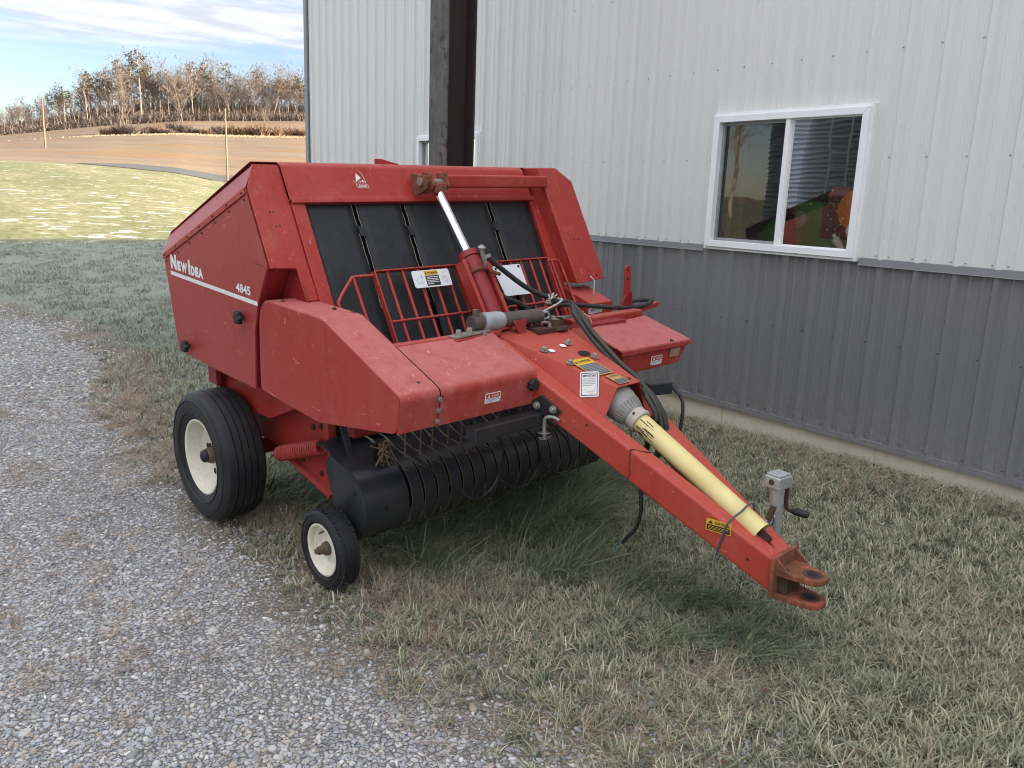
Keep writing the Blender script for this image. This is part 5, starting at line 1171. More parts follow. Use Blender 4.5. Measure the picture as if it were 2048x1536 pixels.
# ------------------------------------------------------------------ ground
def az_el(az, A, E_): return np.interp(az, A, E_)
def G(x, y):
    """ground height"""
    x = np.asarray(x, float); y = np.asarray(y, float)
    d = np.hypot(x, y); az = np.degrees(np.arctan2(x, y))
    amp = np.clip(0.235 - 0.028*y, 0.04, 0.26)
    near = amp*ss((x-1.45)/3.2)*(1-ss((d-9)/9))
    fwd = ss((np.cos(np.radians(az-14))-0.2)/0.5)
    zc = 1.76 + 110*np.tan(np.radians(az_el(az, [-30, 5.8, 10.4, 15.1, 17.7, 25, 60], [1.3, 1.06, 1.02, 0.72, 0.30, 0.05, -0.3])))
    zt = 1.76 + 260*np.tan(np.radians(az_el(az, [-30, -8, 0, 6, 11, 16, 22.7, 40, 70], [0.8, 1.2, 1.9, 2.45, 3.30, 3.95, 4.35, 4.2, 1.5])))
    z1 = zc*np.clip((d-22)/88, 0, 1)**1.15
    z2 = zc + (zt-zc)*np.clip((d-110)/150, 0, 1)
    z3 = zt + np.clip(d-260, 0, 160)*0.060
    far = np.where(d < 110, z1, np.where(d < 260, z2, z3))*fwd
    micro = 0.010*np.sin(x*2.1+y*1.3)*np.sin(y*1.7-x*0.6) + 0.006*np.sin(x*5.3-1.1)*np.sin(y*4.7)
    return near + far + micro*(1-ss((d-15)/20))
def vnoise(x, y, s, seed=0):
    """cheap value noise"""
    r = np.random.default_rng(seed).random((64, 64)); u, v = x*s, y*s
    i, j = np.floor(u).astype(int), np.floor(v).astype(int); f, g = u-i, v-j; f = f*f*(3-2*f); g = g*g*(3-2*g)
    a, b, c, d_ = r[i % 64, j % 64], r[(i+1) % 64, j % 64], r[i % 64, (j+1) % 64], r[(i+1) % 64, (j+1) % 64]
    return (a*(1-f)+b*f)*(1-g) + (c*(1-f)+d_*f)*g
EDGE_Y = [-6, 0.5, 1.6, 1.9, 2.5, 3.1, 3.9, 5.0, 6.2, 7.4, 9.6, 12.0, 13.8, 16, 18]
EDGE_X = [2.4, 2.0, 1.86, 1.80, 1.76, 1.68, 1.60, 1.52, 1.54, 1.66, 1.84, 1.66, 1.1, -0.5, -4.0]
def gravelness(x, y):
    """1 on the drive, 0 on the grass, ragged band between"""
    e = np.interp(y, EDGE_Y, EDGE_X); w = 0.95
    n = vnoise(x, y, 1.3, 1)*0.5 + vnoise(x, y, 3.7, 2)*0.3 + vnoise(x, y, 9.0, 3)*0.2 - 0.5
    return np.clip(0.5 - (x - e + n*0.75)/w, 0, 1)

def ground_material():
    m, N, L, B = new_mat('ground_surface')
    at = lambda n: (lambda a: (setattr(a, 'attribute_name', n), a.outputs['Fac'])[1])(N.new('ShaderNodeAttribute'))
    g = N.new('ShaderNodeNewGeometry'); P = g.outputs['Position']
    def sc(v, s):
        mp = N.new('ShaderNodeMapping'); mp.inputs['Scale'].default_value = s; L.new(v, mp.inputs[0]); return mp.outputs[0]
    # drive: packed fines between the stones
    vor = N.new('ShaderNodeTexVoronoi'); vor.inputs['Scale'].default_value = 46; L.new(P, vor.inputs['Vector'])
    vd = N.new('ShaderNodeTexVoronoi'); vd.feature = 'DISTANCE_TO_EDGE'; vd.inputs['Scale'].default_value = 46; L.new(P, vd.inputs['Vector'])
    sx = N.new('ShaderNodeSeparateColor'); L.new(vor.outputs['Color'], sx.inputs[0])
    stone = ramp(N, L, sx.outputs[0], [(0.0, (0.22, 0.22, 0.22)), (0.45, (0.34, 0.34, 0.345)), (0.8, (0.43, 0.42, 0.40)), (1.0, (0.60, 0.58, 0.54))])
    stone = mixc(N, L, ramp(N, L, vd.outputs['Distance'], [(0.02, 1.0), (0.11, 0.0)]), stone, (0.15, 0.14, 0.125))
    big = noise(N, L, P, 0.8, 4)
    stone = mixc(N, L, mathn(N, L, 'MULTIPLY', ramp(N, L, big, [(0.40, 0.0), (0.65, 1.0)]), 0.4), stone, (0.235, 0.205, 0.155))
    # lawn soil and thatch
    n1 = noise(N, L, P, 5.0, 6, 0.7); n2 = noise(N, L, sc(P, (60, 60, 60)), 1.0, 4, 0.7)
    thatch = mixc(N, L, ramp(N, L, n2, [(0.3, 0.0), (0.7, 1.0)]), (0.085, 0.070, 0.052), (0.27, 0.225, 0.17))
    lawn = mixc(N, L, ramp(N, L, n2, [(0.35, 0.0), (0.7, 1.0)]), (0.040, 0.044, 0.028), (0.13, 0.13, 0.085))
    lawn = mixc(N, L, ramp(N, L, n1, [(0.45, 0.0), (0.7, 0.6)]), lawn, thatch)
    # frosted lawn further out (real rime on the blades)
    nf = noise(N, L, sc(P, (0.35, 1.3, 1)), 1.0, 5, 0.65); nf2 = noise(N, L, sc(P, (9, 22, 9)), 1.0, 5, 0.7)
    frost = mixc(N, L, ramp(N, L, nf2, [(0.3, 0.0), (0.72, 1.0)]), (0.13, 0.158, 0.128), (0.29, 0.32, 0.27))
    frost = mixc(N, L, ramp(N, L, nf, [(0.42, 0.0), (0.66, 0.55)]), frost, (0.24, 0.225, 0.16))
    lawn = mixc(N, L, at('frost'), lawn, frost)
    # green crop field with thin snow streaks
    nw = noise(N, L, sc(P, (0.22, 0.07, 1)), 1.0, 5, 0.6); nw2 = noise(N, L, sc(P, (2.6, 1.3, 1)), 1.0, 7, 0.8)
    crop = mixc(N, L, ramp(N, L, nw, [(0.4, 0.0), (0.6, 1.0)]), (0.185, 0.19, 0.095), (0.29, 0.26, 0.15))
    crop = mixc(N, L, ramp(N, L, nw2, [(0.42, 0.0), (0.6, 0.9)]), crop, (0.12, 0.125, 0.05))
    ns = noise(N, L, sc(P, (0.75, 0.80, 1)), 1.0, 8, 0.72, 0.3)
    sn = ramp(N, L, mathn(N, L, 'ADD', ns, mathn(N, L, 'MULTIPLY', at('snow'), 0.05)), [(0.60, 0.0), (0.63, 1.0)])
    crop = mixc(N, L, sn, crop, (0.68, 0.64, 0.58))
    # tan stubble on the hill
    nb = noise(N, L, sc(P, (0.012, 0.10, 1)), 1.0, 5, 0.6); nb2 = noise(N, L, sc(P, (0.6, 0.25, 1)), 1.0, 6, 0.75)
    hill = mixc(N, L, ramp(N, L, nb, [(0.35, 0.0), (0.65, 1.0)]), (0.165, 0.118, 0.078), (0.225, 0.165, 0.112))
    hill = mixc(N, L, ramp(N, L, nb2, [(0.4, 0.0), (0.75, 0.5)]), hill, (0.27, 0.20, 0.135))
    hill = mixc(N, L, ramp(N, L, noise(N, L, sc(P, (0.02, 0.05, 1)), 1.0, 3), [(0.56, 0.0), (0.62, 0.75)]), hill, (0.24, 0.14, 0.065))
    c = mixc(N, L, at('gravel'), lawn, stone)
    gq = at('gravel'); band = mathn(N, L, 'MULTIPLY', mathn(N, L, 'MULTIPLY', gq, mathn(N, L, 'SUBTRACT', 1.0, gq)), 4.0)
    dirt = mixc(N, L, ramp(N, L, n2, [(0.3, 0.0), (0.7, 1.0)]), (0.11, 0.088, 0.062), (0.25, 0.205, 0.155)); dirt = mixc(N, L, ramp(N, L, noise(N, L, P, 3.1, 4), [(0.52, 0.0), (0.62, 0.7)]), dirt, (0.16, 0.155, 0.075))
    c = mixc(N, L, mathn(N, L, 'MULTIPLY', band, 0.8), c, dirt)
    c = mixc(N, L, at('crop'), c, crop); c = mixc(N, L, at('hill'), c, hill)
    L.new(c, B.inputs['Base Color']); B.inputs['Roughness'].default_value = 0.95; B.inputs['Specular IOR Level'].default_value = 0.15
    hgt = mixc(N, L, at('gravel'), n2, ramp(N, L, vd.outputs['Distance'], [(0.0, 0.0), (0.2, 1.0)]))
    bump(N, L, B, hgt, 0.7, 0.012)
    return m
def build_ground():
    def lines(segs):
        out = []
        for a, b, s0, s1 in segs:
            t = a; n = max(1, int(round(2*(b-a)/(s0+s1)))); k = np.linspace(0, 1, n, endpoint=False)
            out += list(a + (b-a)*(k*s0*2/(s0+s1) + k*k*(s1-s0)/(s0+s1)))
        return np.array(out + [segs[-1][1]])
    X = lines([(-900, -120, 80, 25), (-120, -8, 12, 0.6), (-8, -1, 0.4, 0.13), (-1, 5.2, 0.085, 0.085), (5.2, 12, 0.15, 0.5), (12, 140, 0.8, 4), (140, 900, 6, 80)])
    Y = lines([(-700, -60, 80, 20), (-60, -3, 8, 0.4), (-3, 0.5, 0.3, 0.12), (0.5, 8, 0.085, 0.085), (8, 16, 0.1, 0.25), (16, 40, 0.3, 0.8), (40, 290, 0.9, 3), (290, 1200, 5, 90)])
    XX, YY = np.meshgrid(X, Y); ZZ = G(XX, YY); gr = gravelness(XX, YY)
    gr = gr*(1-ss((np.abs(XX+2)-14)/6))
    ZZ = ZZ - 0.012*gr
    nx, ny = len(X), len(Y); V = np.stack([XX.ravel(), YY.ravel(), ZZ.ravel()], 1)
    i = np.arange(nx-1); j = np.arange(ny-1); I, J = np.meshgrid(i, j); a = (J*nx+I).ravel(); F = np.stack([a, a+1, a+nx+1, a+nx], 1)
    me = bpy.data.meshes.new('ground'); me.vertices.add(len(V)); me.vertices.foreach_set('co', V.ravel()); me.loops.add(F.size); me.loops.foreach_set('vertex_index', F.ravel().astype(np.int32))
    me.polygons.add(len(F)); me.polygons.foreach_set('loop_start', (np.arange(len(F))*4).astype(np.int32)); me.polygons.foreach_set('use_smooth', np.ones(len(F), bool)); me.update(calc_edges=True)
    D = np.hypot(XX, YY); AZ = np.degrees(np.arctan2(XX, YY))
    def attr(n, v): me.attributes.new(n, 'FLOAT', 'POINT').data.foreach_set('value', np.asarray(v, np.float32).ravel())
    attr('gravel', gr)
    attr('frost', ss((D-7)/6))
    crop = ss((YY-24 + 2*(vnoise(XX, YY, .2, 5)-.5))/3); attr('crop', crop)
    attr('snow', np.clip((60-D)/40, 0, 1)*0.9)
    attr('hill', ss((D-109.5)/1.5)*ss((np.cos(np.radians(AZ-14))-0.2)/0.3))
    me.materials.append(ground_material())
    o = bpy.data.objects.new('ground', me); COL.objects.link(o); tag(o, kind='structure'); return o
build_ground()
def build_bank():
    """bank just over the crest of the green field; its shade is painted grey"""
    m = MB(); V = []; az = np.linspace(9.6, 30, 60)
    for a in az:
        for k in (0.0, 0.5, 1.0):
            dd = 110.6 + 7.0*k*min(1, (a-9.6)/3+.02); x, y = dd*math.sin(rad(a)), dd*math.cos(rad(a)); V.append((x, y, float(G(x, y))+0.06))
    m.add(V, [(i*3+k, i*3+k+1, i*3+k+4, i*3+k+3) for i in range(59) for k in range(2)])
    o = m.build('shaded_bank', plain('bank_shade_grey', (0.085, 0.085, 0.085), 0.95, 0, 0.4, 0.6, 0, dark=(0.06, 0.055, 0.04)), None, smooth=60); tag(o, kind='structure')  # dark grey stands in for the shade lying on this bank
build_bank()

# ---------- scatter with geometry nodes: one stuff object per kind of cover
def scatter(name, pts, rot, scl, idx, protos, label, cat):
    pc = bpy.data.collections.new(name + '_pieces')
    for p in protos:
        for c in list(p.users_collection): c.objects.unlink(p)
        pc.objects.link(p)
    me = bpy.data.meshes.new(name); n = len(pts); me.vertices.add(n); me.vertices.foreach_set('co', np.asarray(pts, np.float32).ravel())
    me.attributes.new('rot', 'FLOAT_VECTOR', 'POINT').data.foreach_set('vector', np.asarray(rot, np.float32).ravel())
    me.attributes.new('scl', 'FLOAT', 'POINT').data.foreach_set('value', np.asarray(scl, np.float32))
    me.attributes.new('idx', 'INT', 'POINT').data.foreach_set('value', np.asarray(idx, np.int32))
    o = bpy.data.objects.new(name, me); COL.objects.link(o)
    ng = bpy.data.node_groups.new(name, 'GeometryNodeTree'); ng.interface.new_socket('Geometry', in_out='INPUT', socket_type='NodeSocketGeometry'); ng.interface.new_socket('Geometry', in_out='OUTPUT', socket_type='NodeSocketGeometry')
    N = ng.nodes; L = ng.links; gi = N.new('NodeGroupInput'); go = N.new('NodeGroupOutput')
    ip = N.new('GeometryNodeInstanceOnPoints'); ci = N.new('GeometryNodeCollectionInfo'); ci.inputs['Collection'].default_value = pc; ci.inputs['Separate Children'].default_value = True; ci.inputs['Reset Children'].default_value = True
    def na(nm, t):
        a = N.new('GeometryNodeInputNamedAttribute'); a.data_type = t; a.inputs['Name'].default_value = nm; return a.outputs['Attribute']
    L.new(gi.outputs[0], ip.inputs['Points']); L.new(ci.outputs[0], ip.inputs['Instance']); ip.inputs['Pick Instance'].default_value = True
    L.new(na('idx', 'INT'), ip.inputs['Instance Index']); e2r = N.new('FunctionNodeEulerToRotation'); L.new(na('rot', 'FLOAT_VECTOR'), e2r.inputs[0]); L.new(e2r.outputs[0], ip.inputs['Rotation']); L.new(na('scl', 'FLOAT'), ip.inputs['Scale'])
    L.new(ip.outputs[0], go.inputs[0])
    md = o.modifiers.new('scatter', 'NODES'); md.node_group = ng
    tag(o, label, cat, kind='stuff'); return o

def stone_material():
    m, N, L, B = new_mat('gravel_stone'); oi = N.new('ShaderNodeObjectInfo')
    c = ramp(N, L, oi.outputs['Random'], [(0.0, (0.20, 0.20, 0.20)), (0.22, (0.32, 0.335, 0.355)), (0.48, (0.43, 0.445, 0.465)), (0.68, (0.52, 0.52, 0.51)), (0.80, (0.42, 0.37, 0.30)), (0.88, (0.33, 0.26, 0.20)), (0.95, (0.62, 0.60, 0.57)), (1.0, (0.74, 0.72, 0.68))])
    n = noise(N, L, objvec(N, L), 120, 4); c = mixc(N, L, mathn(N, L, 'MULTIPLY', ramp(N, L, n, [(0.4, 0.0), (0.7, 1.0)]), 0.35), c, (0.14, 0.135, 0.125))
    L.new(c, B.inputs['Base Color']); B.inputs['Roughness'].default_value = 0.8; return m
def make_stones():
    out = []; mt = stone_material(); rn = np.random.default_rng(3)
    import bmesh
    for k in range(9):
        bm = bmesh.new(); bmesh.ops.create_icosphere(bm, subdivisions=1 if k % 3 else 2, radius=1.0)
        s = np.array([rn.uniform(.8, 1.35), rn.uniform(.6, 1.0), rn.uniform(.38, .62)])
        axes = rn.normal(size=(5, 3)); axes /= np.linalg.norm(axes, axis=1)[:, None]; cut = rn.uniform(.62, .95, 5)
        for v in bm.verts:
            p = np.array(v.co)
            for a, c in zip(axes, cut):
                d = p @ a
                if d > c: p = p - a*(d-c)
            p = p*s*(1+rn.uniform(-.05, .05)); v.co = p
        me = bpy.data.meshes.new('stone'); bm.to_mesh(me); bm.free(); me.materials.append(mt)
        if k % 3 == 0: me.polygons.foreach_set('use_smooth', [True]*len(me.polygons))
        out.append(bpy.data.objects.new('stone', me))
    return out
def build_gravel():
    P = []; S = []
    rn = np.random.default_rng(21)
    def patch(x0, x1, y0, y1, dens, r0, r1):
        n = int((x1-x0)*(y1-y0)*dens); x = rn.uniform(x0, x1, n); y = rn.uniform(y0, y1, n)
        g = gravelness(x, y); keep = rn.random(n) < g**1.3
        # thin bald and mossy spots
        keep &= (vnoise(x, y, 1.1, 9)*.6 + vnoise(x, y, 4, 10)*.4) > rn.uniform(0.0, 0.55, n)
        x, y = x[keep], y[keep]; s = r0 + (r1-r0)*rn.random(len(x))**3.0
        P.append(np.stack([x, y, G(x, y) - 0.012*gravelness(x, y) + s*0.18], 1)); S.append(s)
    patch(-0.6, 2.4, 1.0, 4.2, 7600, 0.0040, 0.0132)
    patch(-0.6, 2.2, 4.2, 7.5, 3900, 0.0060, 0.0148)
    patch(-0.8, 2.4, 7.5, 15, 1000, 0.012, 0.024)
    patch(-4.0, -0.6, 0.5, 9, 700, 0.010, 0.02)
    patch(-0.2, 2.2, 1.2, 4.5, 50, 0.011, 0.030)
    P = np.concatenate(P); S = np.concatenate(S); n = len(P)
    R = np.stack([rn.normal(0, .25, n), rn.normal(0, .25, n), rn.uniform(0, 6.28, n)], 1)
    scatter('gravel', P, R, S, rn.integers(0, 9, n), make_stones(), 'loose grey gravel stones spread over the drive', 'gravel')
build_gravel()

def grass_material(name, stops, tip):
    m, N, L, B = new_mat(name); a = N.new('ShaderNodeAttribute'); a.attribute_name = 'tint'; h = N.new('ShaderNodeAttribute'); h.attribute_name = 'along'; oi = N.new('ShaderNodeObjectInfo')
    f = mathn(N, L, 'ADD', mathn(N, L, 'MULTIPLY', a.outputs['Fac'], 0.65), mathn(N, L, 'MULTIPLY', oi.outputs['Random'], 0.35))
    c = ramp(N, L, f, stops); c = mixc(N, L, mathn(N, L, 'MULTIPLY', mathn(N, L, 'POWER', h.outputs['Fac'], 2.0), 0.45), c, tip)
    L.new(c, B.inputs['Base Color']); B.inputs['Roughness'].default_value = 0.6; B.inputs['Specular IOR Level'].default_value = 0.25
    return m
M['lawn'] = grass_material('frosted_lawn_blade', [(0.0, (0.040, 0.058, 0.028)), (0.30, (0.115, 0.15, 0.085)), (0.5, (0.265, 0.275, 0.165)), (0.72, (0.49, 0.45, 0.30)), (1.0, (0.78, 0.70, 0.51))], (0.68, 0.64, 0.48))
M['long'] = grass_material('long_green_blade', [(0.0, (0.022, 0.042, 0.020)), (0.4, (0.060, 0.095, 0.045)), (0.68, (0.14, 0.175, 0.09)), (1.0, (0.56, 0.50, 0.30))], (0.40, 0.40, 0.26))
M['dead'] = grass_material('dead_grass_blade', [(0.0, (0.16, 0.12, 0.085)), (0.5, (0.33, 0.25, 0.175)), (1.0, (0.55, 0.45, 0.33))], (0.50, 0.42, 0.32))
M['frosty'] = grass_material('rimed_grass_blade', [(0.0, (0.13, 0.16, 0.115)), (0.5, (0.24, 0.27, 0.20)), (1.0, (0.40, 0.39, 0.29))], (0.46, 0.49, 0.42))
def blades(mat, n, spread, hlo, hhi, w, lean, seed, flow=None, droop=1.0):
    rn = np.random.default_rng(seed); V = []; F = []; T = []; A = []
    for k in range(n):
        a = rn.uniform(0, 6.28); r = spread*math.sqrt(rn.random()); b = np.array([r*math.cos(a), r*math.sin(a), -0.006])
        h = rn.uniform(hlo, hhi); ang = rn.uniform(0, 6.28) if flow is None else flow + rn.normal(0, .7); l = abs(rn.normal(lean, lean*.45))
        dr = np.array([math.cos(ang), math.sin(ang)]); sd = np.array([-dr[1], dr[0], 0.0]); tint = float(np.clip(rn.beta(1.6, 2.0), 0, 1)); ww = w*rn.uniform(.6, 1.3); o = len(V); seg = 3
        tw = rn.normal(0, .5); sd = sd*math.cos(tw) + np.array([dr[0], dr[1], 0])*math.sin(tw)
        for i in range(seg+1):
            t = i/seg; ho = l*h*t**1.6*droop; z = h*(t - (0.30 if l > .6 else .12)*l*t*t)
            c = b + np.array([dr[0]*ho, dr[1]*ho, max(z, 0.004)]); q = ww*(1-t**1.7)*.5
            if i < seg: V += [c-sd*q, c+sd*q]; T += [tint]*2; A += [t]*2
            else: V.append(c); T.append(tint); A.append(1.0)
        for i in range(seg-1): F.append([o+2*i, o+2*i+1, o+2*i+3, o+2*i+2])
        F.append([o+2*seg-2, o+2*seg-1, o+2*seg])
    me = bpy.data.meshes.new('tuft'); me.from_pydata([tuple(v) for v in V], [], F); me.update(); me.materials.append(mat)
    me.attributes.new('tint', 'FLOAT', 'POINT').data.foreach_set('value', T); me.attributes.new('along', 'FLOAT', 'POINT').data.foreach_set('value', A)
    return bpy.data.objects.new('tuft', me)
def build_grass():
    rn = np.random.default_rng(33)
    def place(n, x0, x1, y0, y1, prob):
        x = rn.uniform(x0, x1, n); y = rn.uniform(y0, y1, n); k = rn.random(n) < prob(x, y); return x[k], y[k]
    def put(name, x, y, s0, s1, protos, label, yaw=None, tilt=0.12):
        n = len(x); P = np.stack([x, y, G(x, y)], 1); R = np.stack([rn.normal(0, tilt, n), rn.normal(0, tilt, n), rn.uniform(0, 6.28, n) if yaw is None else yaw(x, y) + rn.normal(0, .45, n)], 1)
        scatter(name, P, R, rn.uniform(s0, s1, n), rn.integers(0, len(protos), n), protos, label, 'grass')
    wall = lambda x: (x < WX+0.005)
    lawn = lambda x, y: (1-gravelness(x, y))**1.5*wall(x)
    # short frosted lawn near the camera
    pro = [blades(M['lawn'], 17, 0.030, 0.022, 0.056, 0.0055, 0.8, 100+k) for k in range(6)]
    x1, y1 = place(26000, 1.2, 4.9, 0.2, 5.2, lambda x, y: lawn(x, y)*np.clip(1.15-np.hypot(x, y)/11, .3, 1)*np.clip(0.35+1.3*vnoise(x, y, 1.7, 40), 0.35, 1))
    x2, y2 = place(9000, 1.2, 4.9, 5.2, 9.5, lambda x, y: lawn(x, y)*.6)
    put('short_grass', np.concatenate([x1, x2]), np.concatenate([y1, y2]), 0.75, 1.35, pro, 'short frosted grass of the lawn beside the building')
    # rimed lawn stretching away to the left
    pro = [blades(M['frosty'], 16, 0.09, 0.04, 0.085, 0.007, 0.7, 200+k) for k in range(4)]
    x, y = place(15000, 0.6, 11, 6.0, 26, lambda x, y: (1-gravelness(x, y))**1.5*((x < 4.9) | (y > 11.5))*np.clip(1.4-y/20, .25, 1)*np.clip(0.2+1.5*vnoise(x, y, .9, 41), .2, 1))
    put('frosted_grass', x, y, 0.8, 1.5, pro, 'blue-grey rimed grass between the drive and the crop field')
    # long dark grass left unmown round the baler
    pro = [blades(M['long'], 16, 0.07, 0.14, 0.30, 0.0075, 1.8, 300+k, flow=0.0) for k in range(5)]
    def near_baler(x, y):
        dx, dy = x-1.343, y-4.369; c, s = math.cos(rad(6.5)), math.sin(rad(6.5)); X = dx*c+dy*s; Y = -dx*s+dy*c
        a = ss((X-0.18)/0.15)*ss((2.3-X)/0.2)*ss((Y+1.72+0.6*(vnoise(x, y, 2.2, 50)-.5))/0.7)*ss((0.5-Y)/.3)
        tg = np.exp(-((X-0.92)/0.22)**2)*ss((Y+3.05)/.5)*ss((-1.4-Y)/.4)
        return np.clip(a + 0.4*tg, 0, 1)
    x, y = place(13000, 1.2, 4.6, 1.0, 5.0, lambda x, y: near_baler(x, y)*(1-gravelness(x, y))**1.2*.42*wall(x))
    put('long_grass', x, y, 0.5, 0.95, pro, 'long dark green grass left uncut under the baler and its tongue', yaw=lambda x, y: -0.5 + 1.2*(vnoise(x, y, 1.4, 51)-.5)*3, tilt=0.15)
    # scattered taller pale blades in the lawn edge
    pro = [blades(M['lawn'], 9, 0.04, 0.07, 0.15, 0.0030, 0.9, 400+k) for k in range(4)]
    x, y = place(4200, 1.4, 4.88, 0.6, 5, lambda x, y: lawn(x, y)*np.clip(1.8*vnoise(x, y, 1.2, 52)-.65, 0.02, .6)); 
    xw, yw = place(2600, 4.3, 4.88, 0.2, 6, lambda x, y: ss((x-4.35)/.4)*.7); x, y = np.concatenate([x, xw]), np.concatenate([y, yw])
    put('tall_grass', x, y, 0.6, 1.1, pro, 'taller pale grass blades scattered through the lawn and along the wall')
    # flattened dead grass along the ragged edge of the drive
    pro = [blades(M['dead'], 18, 0.045, 0.03, 0.075, 0.0032, 1.6, 500+k) for k in range(5)]
    x, y = place(26000, 0.2, 2.6, 0.8, 9, lambda x, y: np.exp(-((gravelness(x, y)-.42)/.33)**2)*np.clip(1.5*vnoise(x, y, 2.3, 53)-.2, .02, 1)*.6)
    xl, yl = place(5500, 1.7, 4.7, .4, 3.4, lambda x, y: np.clip(2.6*vnoise(x, y, 1.6, 54)-1.5, 0, .6))
    xb, yb = place(3000, 4.45, 4.88, 0.3, 4.2, lambda x, y: ss((x-4.5)/.3)*.8)
    put('dead_grass', np.concatenate([x, xl, xb]), np.concatenate([y, yl, yb]), 0.6, 1.2, pro, 'brown dead grass matted along the edge of the drive', tilt=.25)
    # two dry tufts
    pro = [blades(M['dead'], 60, 0.07, 0.08, 0.19, 0.004, 0.9, 600+k) for k in range(2)]
    x = np.array([1.60, 1.66, 1.74, 1.83, 1.90, 2.05, 2.00, 1.72]); y = np.array([3.02, 3.05, 2.95, 2.83, 2.80, 8.9, 9.05, 2.88])
    put('dry_tuft', x, y, 0.75, 1.05, pro, 'straw-coloured dry grass tufts at the edge of the drive')
build_grass()
def build_leaves():
    """dead leaves and bark litter at the foot of the wall"""
    rn = np.random.default_rng(77); mt = plain('brown_leaf', (0.13, 0.075, 0.045), 0.85, 0, 0.6, 30)
    pro = []
    for k in range(3):
        m = MB(); n = 8; V = [(0.5*math.cos(a)*(1+.25*math.cos(5*a)), 0.32*math.sin(a), 0.10*math.cos(2*a)) for a in [2*PI*i/n for i in range(n)]]; m.add(V, [list(range(n))]); o = m.build('leaf', mt); pro.append(o)
    x = np.concatenate([rn.uniform(4.62, 4.88, 420), rn.uniform(1.6, 4.6, 60)]); y = np.concatenate([rn.uniform(0.3, 4.6, 420), rn.uniform(1.0, 3.4, 60)]); n = len(x)
    scatter('leaf_litter', np.stack([x, y, G(x, y)+0.03], 1), np.stack([rn.normal(0, .4, n), rn.normal(0, .4, n), rn.uniform(0, 6.28, n)], 1), rn.uniform(.012, .045, n), rn.integers(0, 3, n), pro, 'brown leaf and bark litter at the foot of the wall', 'leaf litter')
build_leaves()
# ------------------------------------------------------------------ far poles, wood and hedge
def pol(az, d): return d*math.sin(rad(az)), d*math.cos(rad(az))
def gz(x, y): return float(G(x, y))
M['pole'] = plain('weathered_pole', (0.25, 0.185, 0.115), 0.8, 0, 0.4, 3)
def build_poles():
    for az, d, h, r, lab in ((8.12, 150, 7.6, 0.12, 'bare timber pole farther along the field edge, without crossarm, leaning slightly'), (18.2, 104, 8.2, 0.105, 'bare timber pole standing beside the shaded bank')):
        x, y = pol(az, d); z = gz(x, y)
        p = empty('timber_pole', (x, y, z)); tag(p, lab, 'pole', 'poles in the field')
        m = MB(); m.tube([(0, 0, -0.5), (0, 0, h*.5), (0.12 if az < 10 else 0.02, 0, h)], [r*1.1, r, r*.8], 10); m.build('shaft', M['pole'], p, smooth=60)
        m = MB(); m.tube([(0.02, 0, h-.05), (0.02, 0, h+.12)], r*.5, 8); m.build('pole_cap', M['galv'], p)
build_poles()
def bark(name, col, dark): return plain(name, col, 0.9, 0, 0.6, 1.2, 0, 0.1, dark)
M['bark_pale'] = bark('pale_bark', (0.38, 0.31, 0.25), (0.24, 0.18, 0.14))
M['bark'] = bark('grey_brown_bark', (0.25, 0.20, 0.165), (0.16, 0.125, 0.10))
M['twig'] = bark('brown_twigs', (0.215, 0.168, 0.138), (0.14, 0.11, 0.092))
M['needle'] = plain('olive_pine_needles', (0.15, 0.135, 0.075), 0.85, 0, 0.6, 0.8, 0, 0.1, (0.22, 0.165, 0.10))
M['needle_dark'] = plain('dark_evergreen_needles', (0.11, 0.11, 0.070), 0.85, 0, 0.6, 0.8, 0, 0.1, (0.16, 0.13, 0.085))
M['bramble'] = bark('russet_bramble', (0.27, 0.175, 0.12), (0.18, 0.12, 0.085))
def bare_tree(seed, H, spread, trunk_r):
    rn = random.Random(seed); tr = MB(); cr = MB()
    def rv(s): return Vector((rn.gauss(0, s), rn.gauss(0, s), rn.gauss(0, s)))
    tips = []
    def grow(p, d, l, r, lev):
        n = 3; P = [p]; q = p
        for i in range(n):
            d = (d + rv(0.10 if lev == 0 else 0.2) + Vector((0, 0, 0.06 if lev else 0))).normalized(); q = q + d*l/n; P.append(q)
        (tr if lev < 2 else cr).tube(P, [r*(1-.45*i/n) for i in range(n+1)], 5 if lev == 0 else (4 if lev == 1 else 3), caps=False)
        if lev >= 3:
            tips.append((q, d)); return
        k = (7, 4, 4)[lev]
        for i in range(k):
            t = rn.uniform(0.42 if lev == 0 else .25, 1.0); b = P[min(n, int(t*n))].lerp(P[min(n, int(t*n)+1)], t*n-int(t*n))
            out = Vector((rn.gauss(0, 1), rn.gauss(0, 1), 0)).normalized(); nd = (d*rn.uniform(.5, 1.0) + out*spread*rn.uniform(.5, 1.0)).normalized()
            grow(b, nd, l*rn.uniform(.42, .62)*(1.15 if lev else .8), r*.5*(1-.3*t), lev+1)
        if lev < 2: grow(q, d, l*.55, r*.5, lev+1)
    grow(Vector((0, 0, -0.5)), Vector((rn.gauss(0, .05), rn.gauss(0, .05), 1)), H*.62, trunk_r, 0)
    for q, d in tips:
        for i in range(5):
            e = q + (d + rv(.7)).normalized()*rn.uniform(.5, 1.3)*H/16; s = rv(1).normalized()*0.05
            cr.add([q-s, q+s, e], [(0, 1, 2)])
    return tr, cr
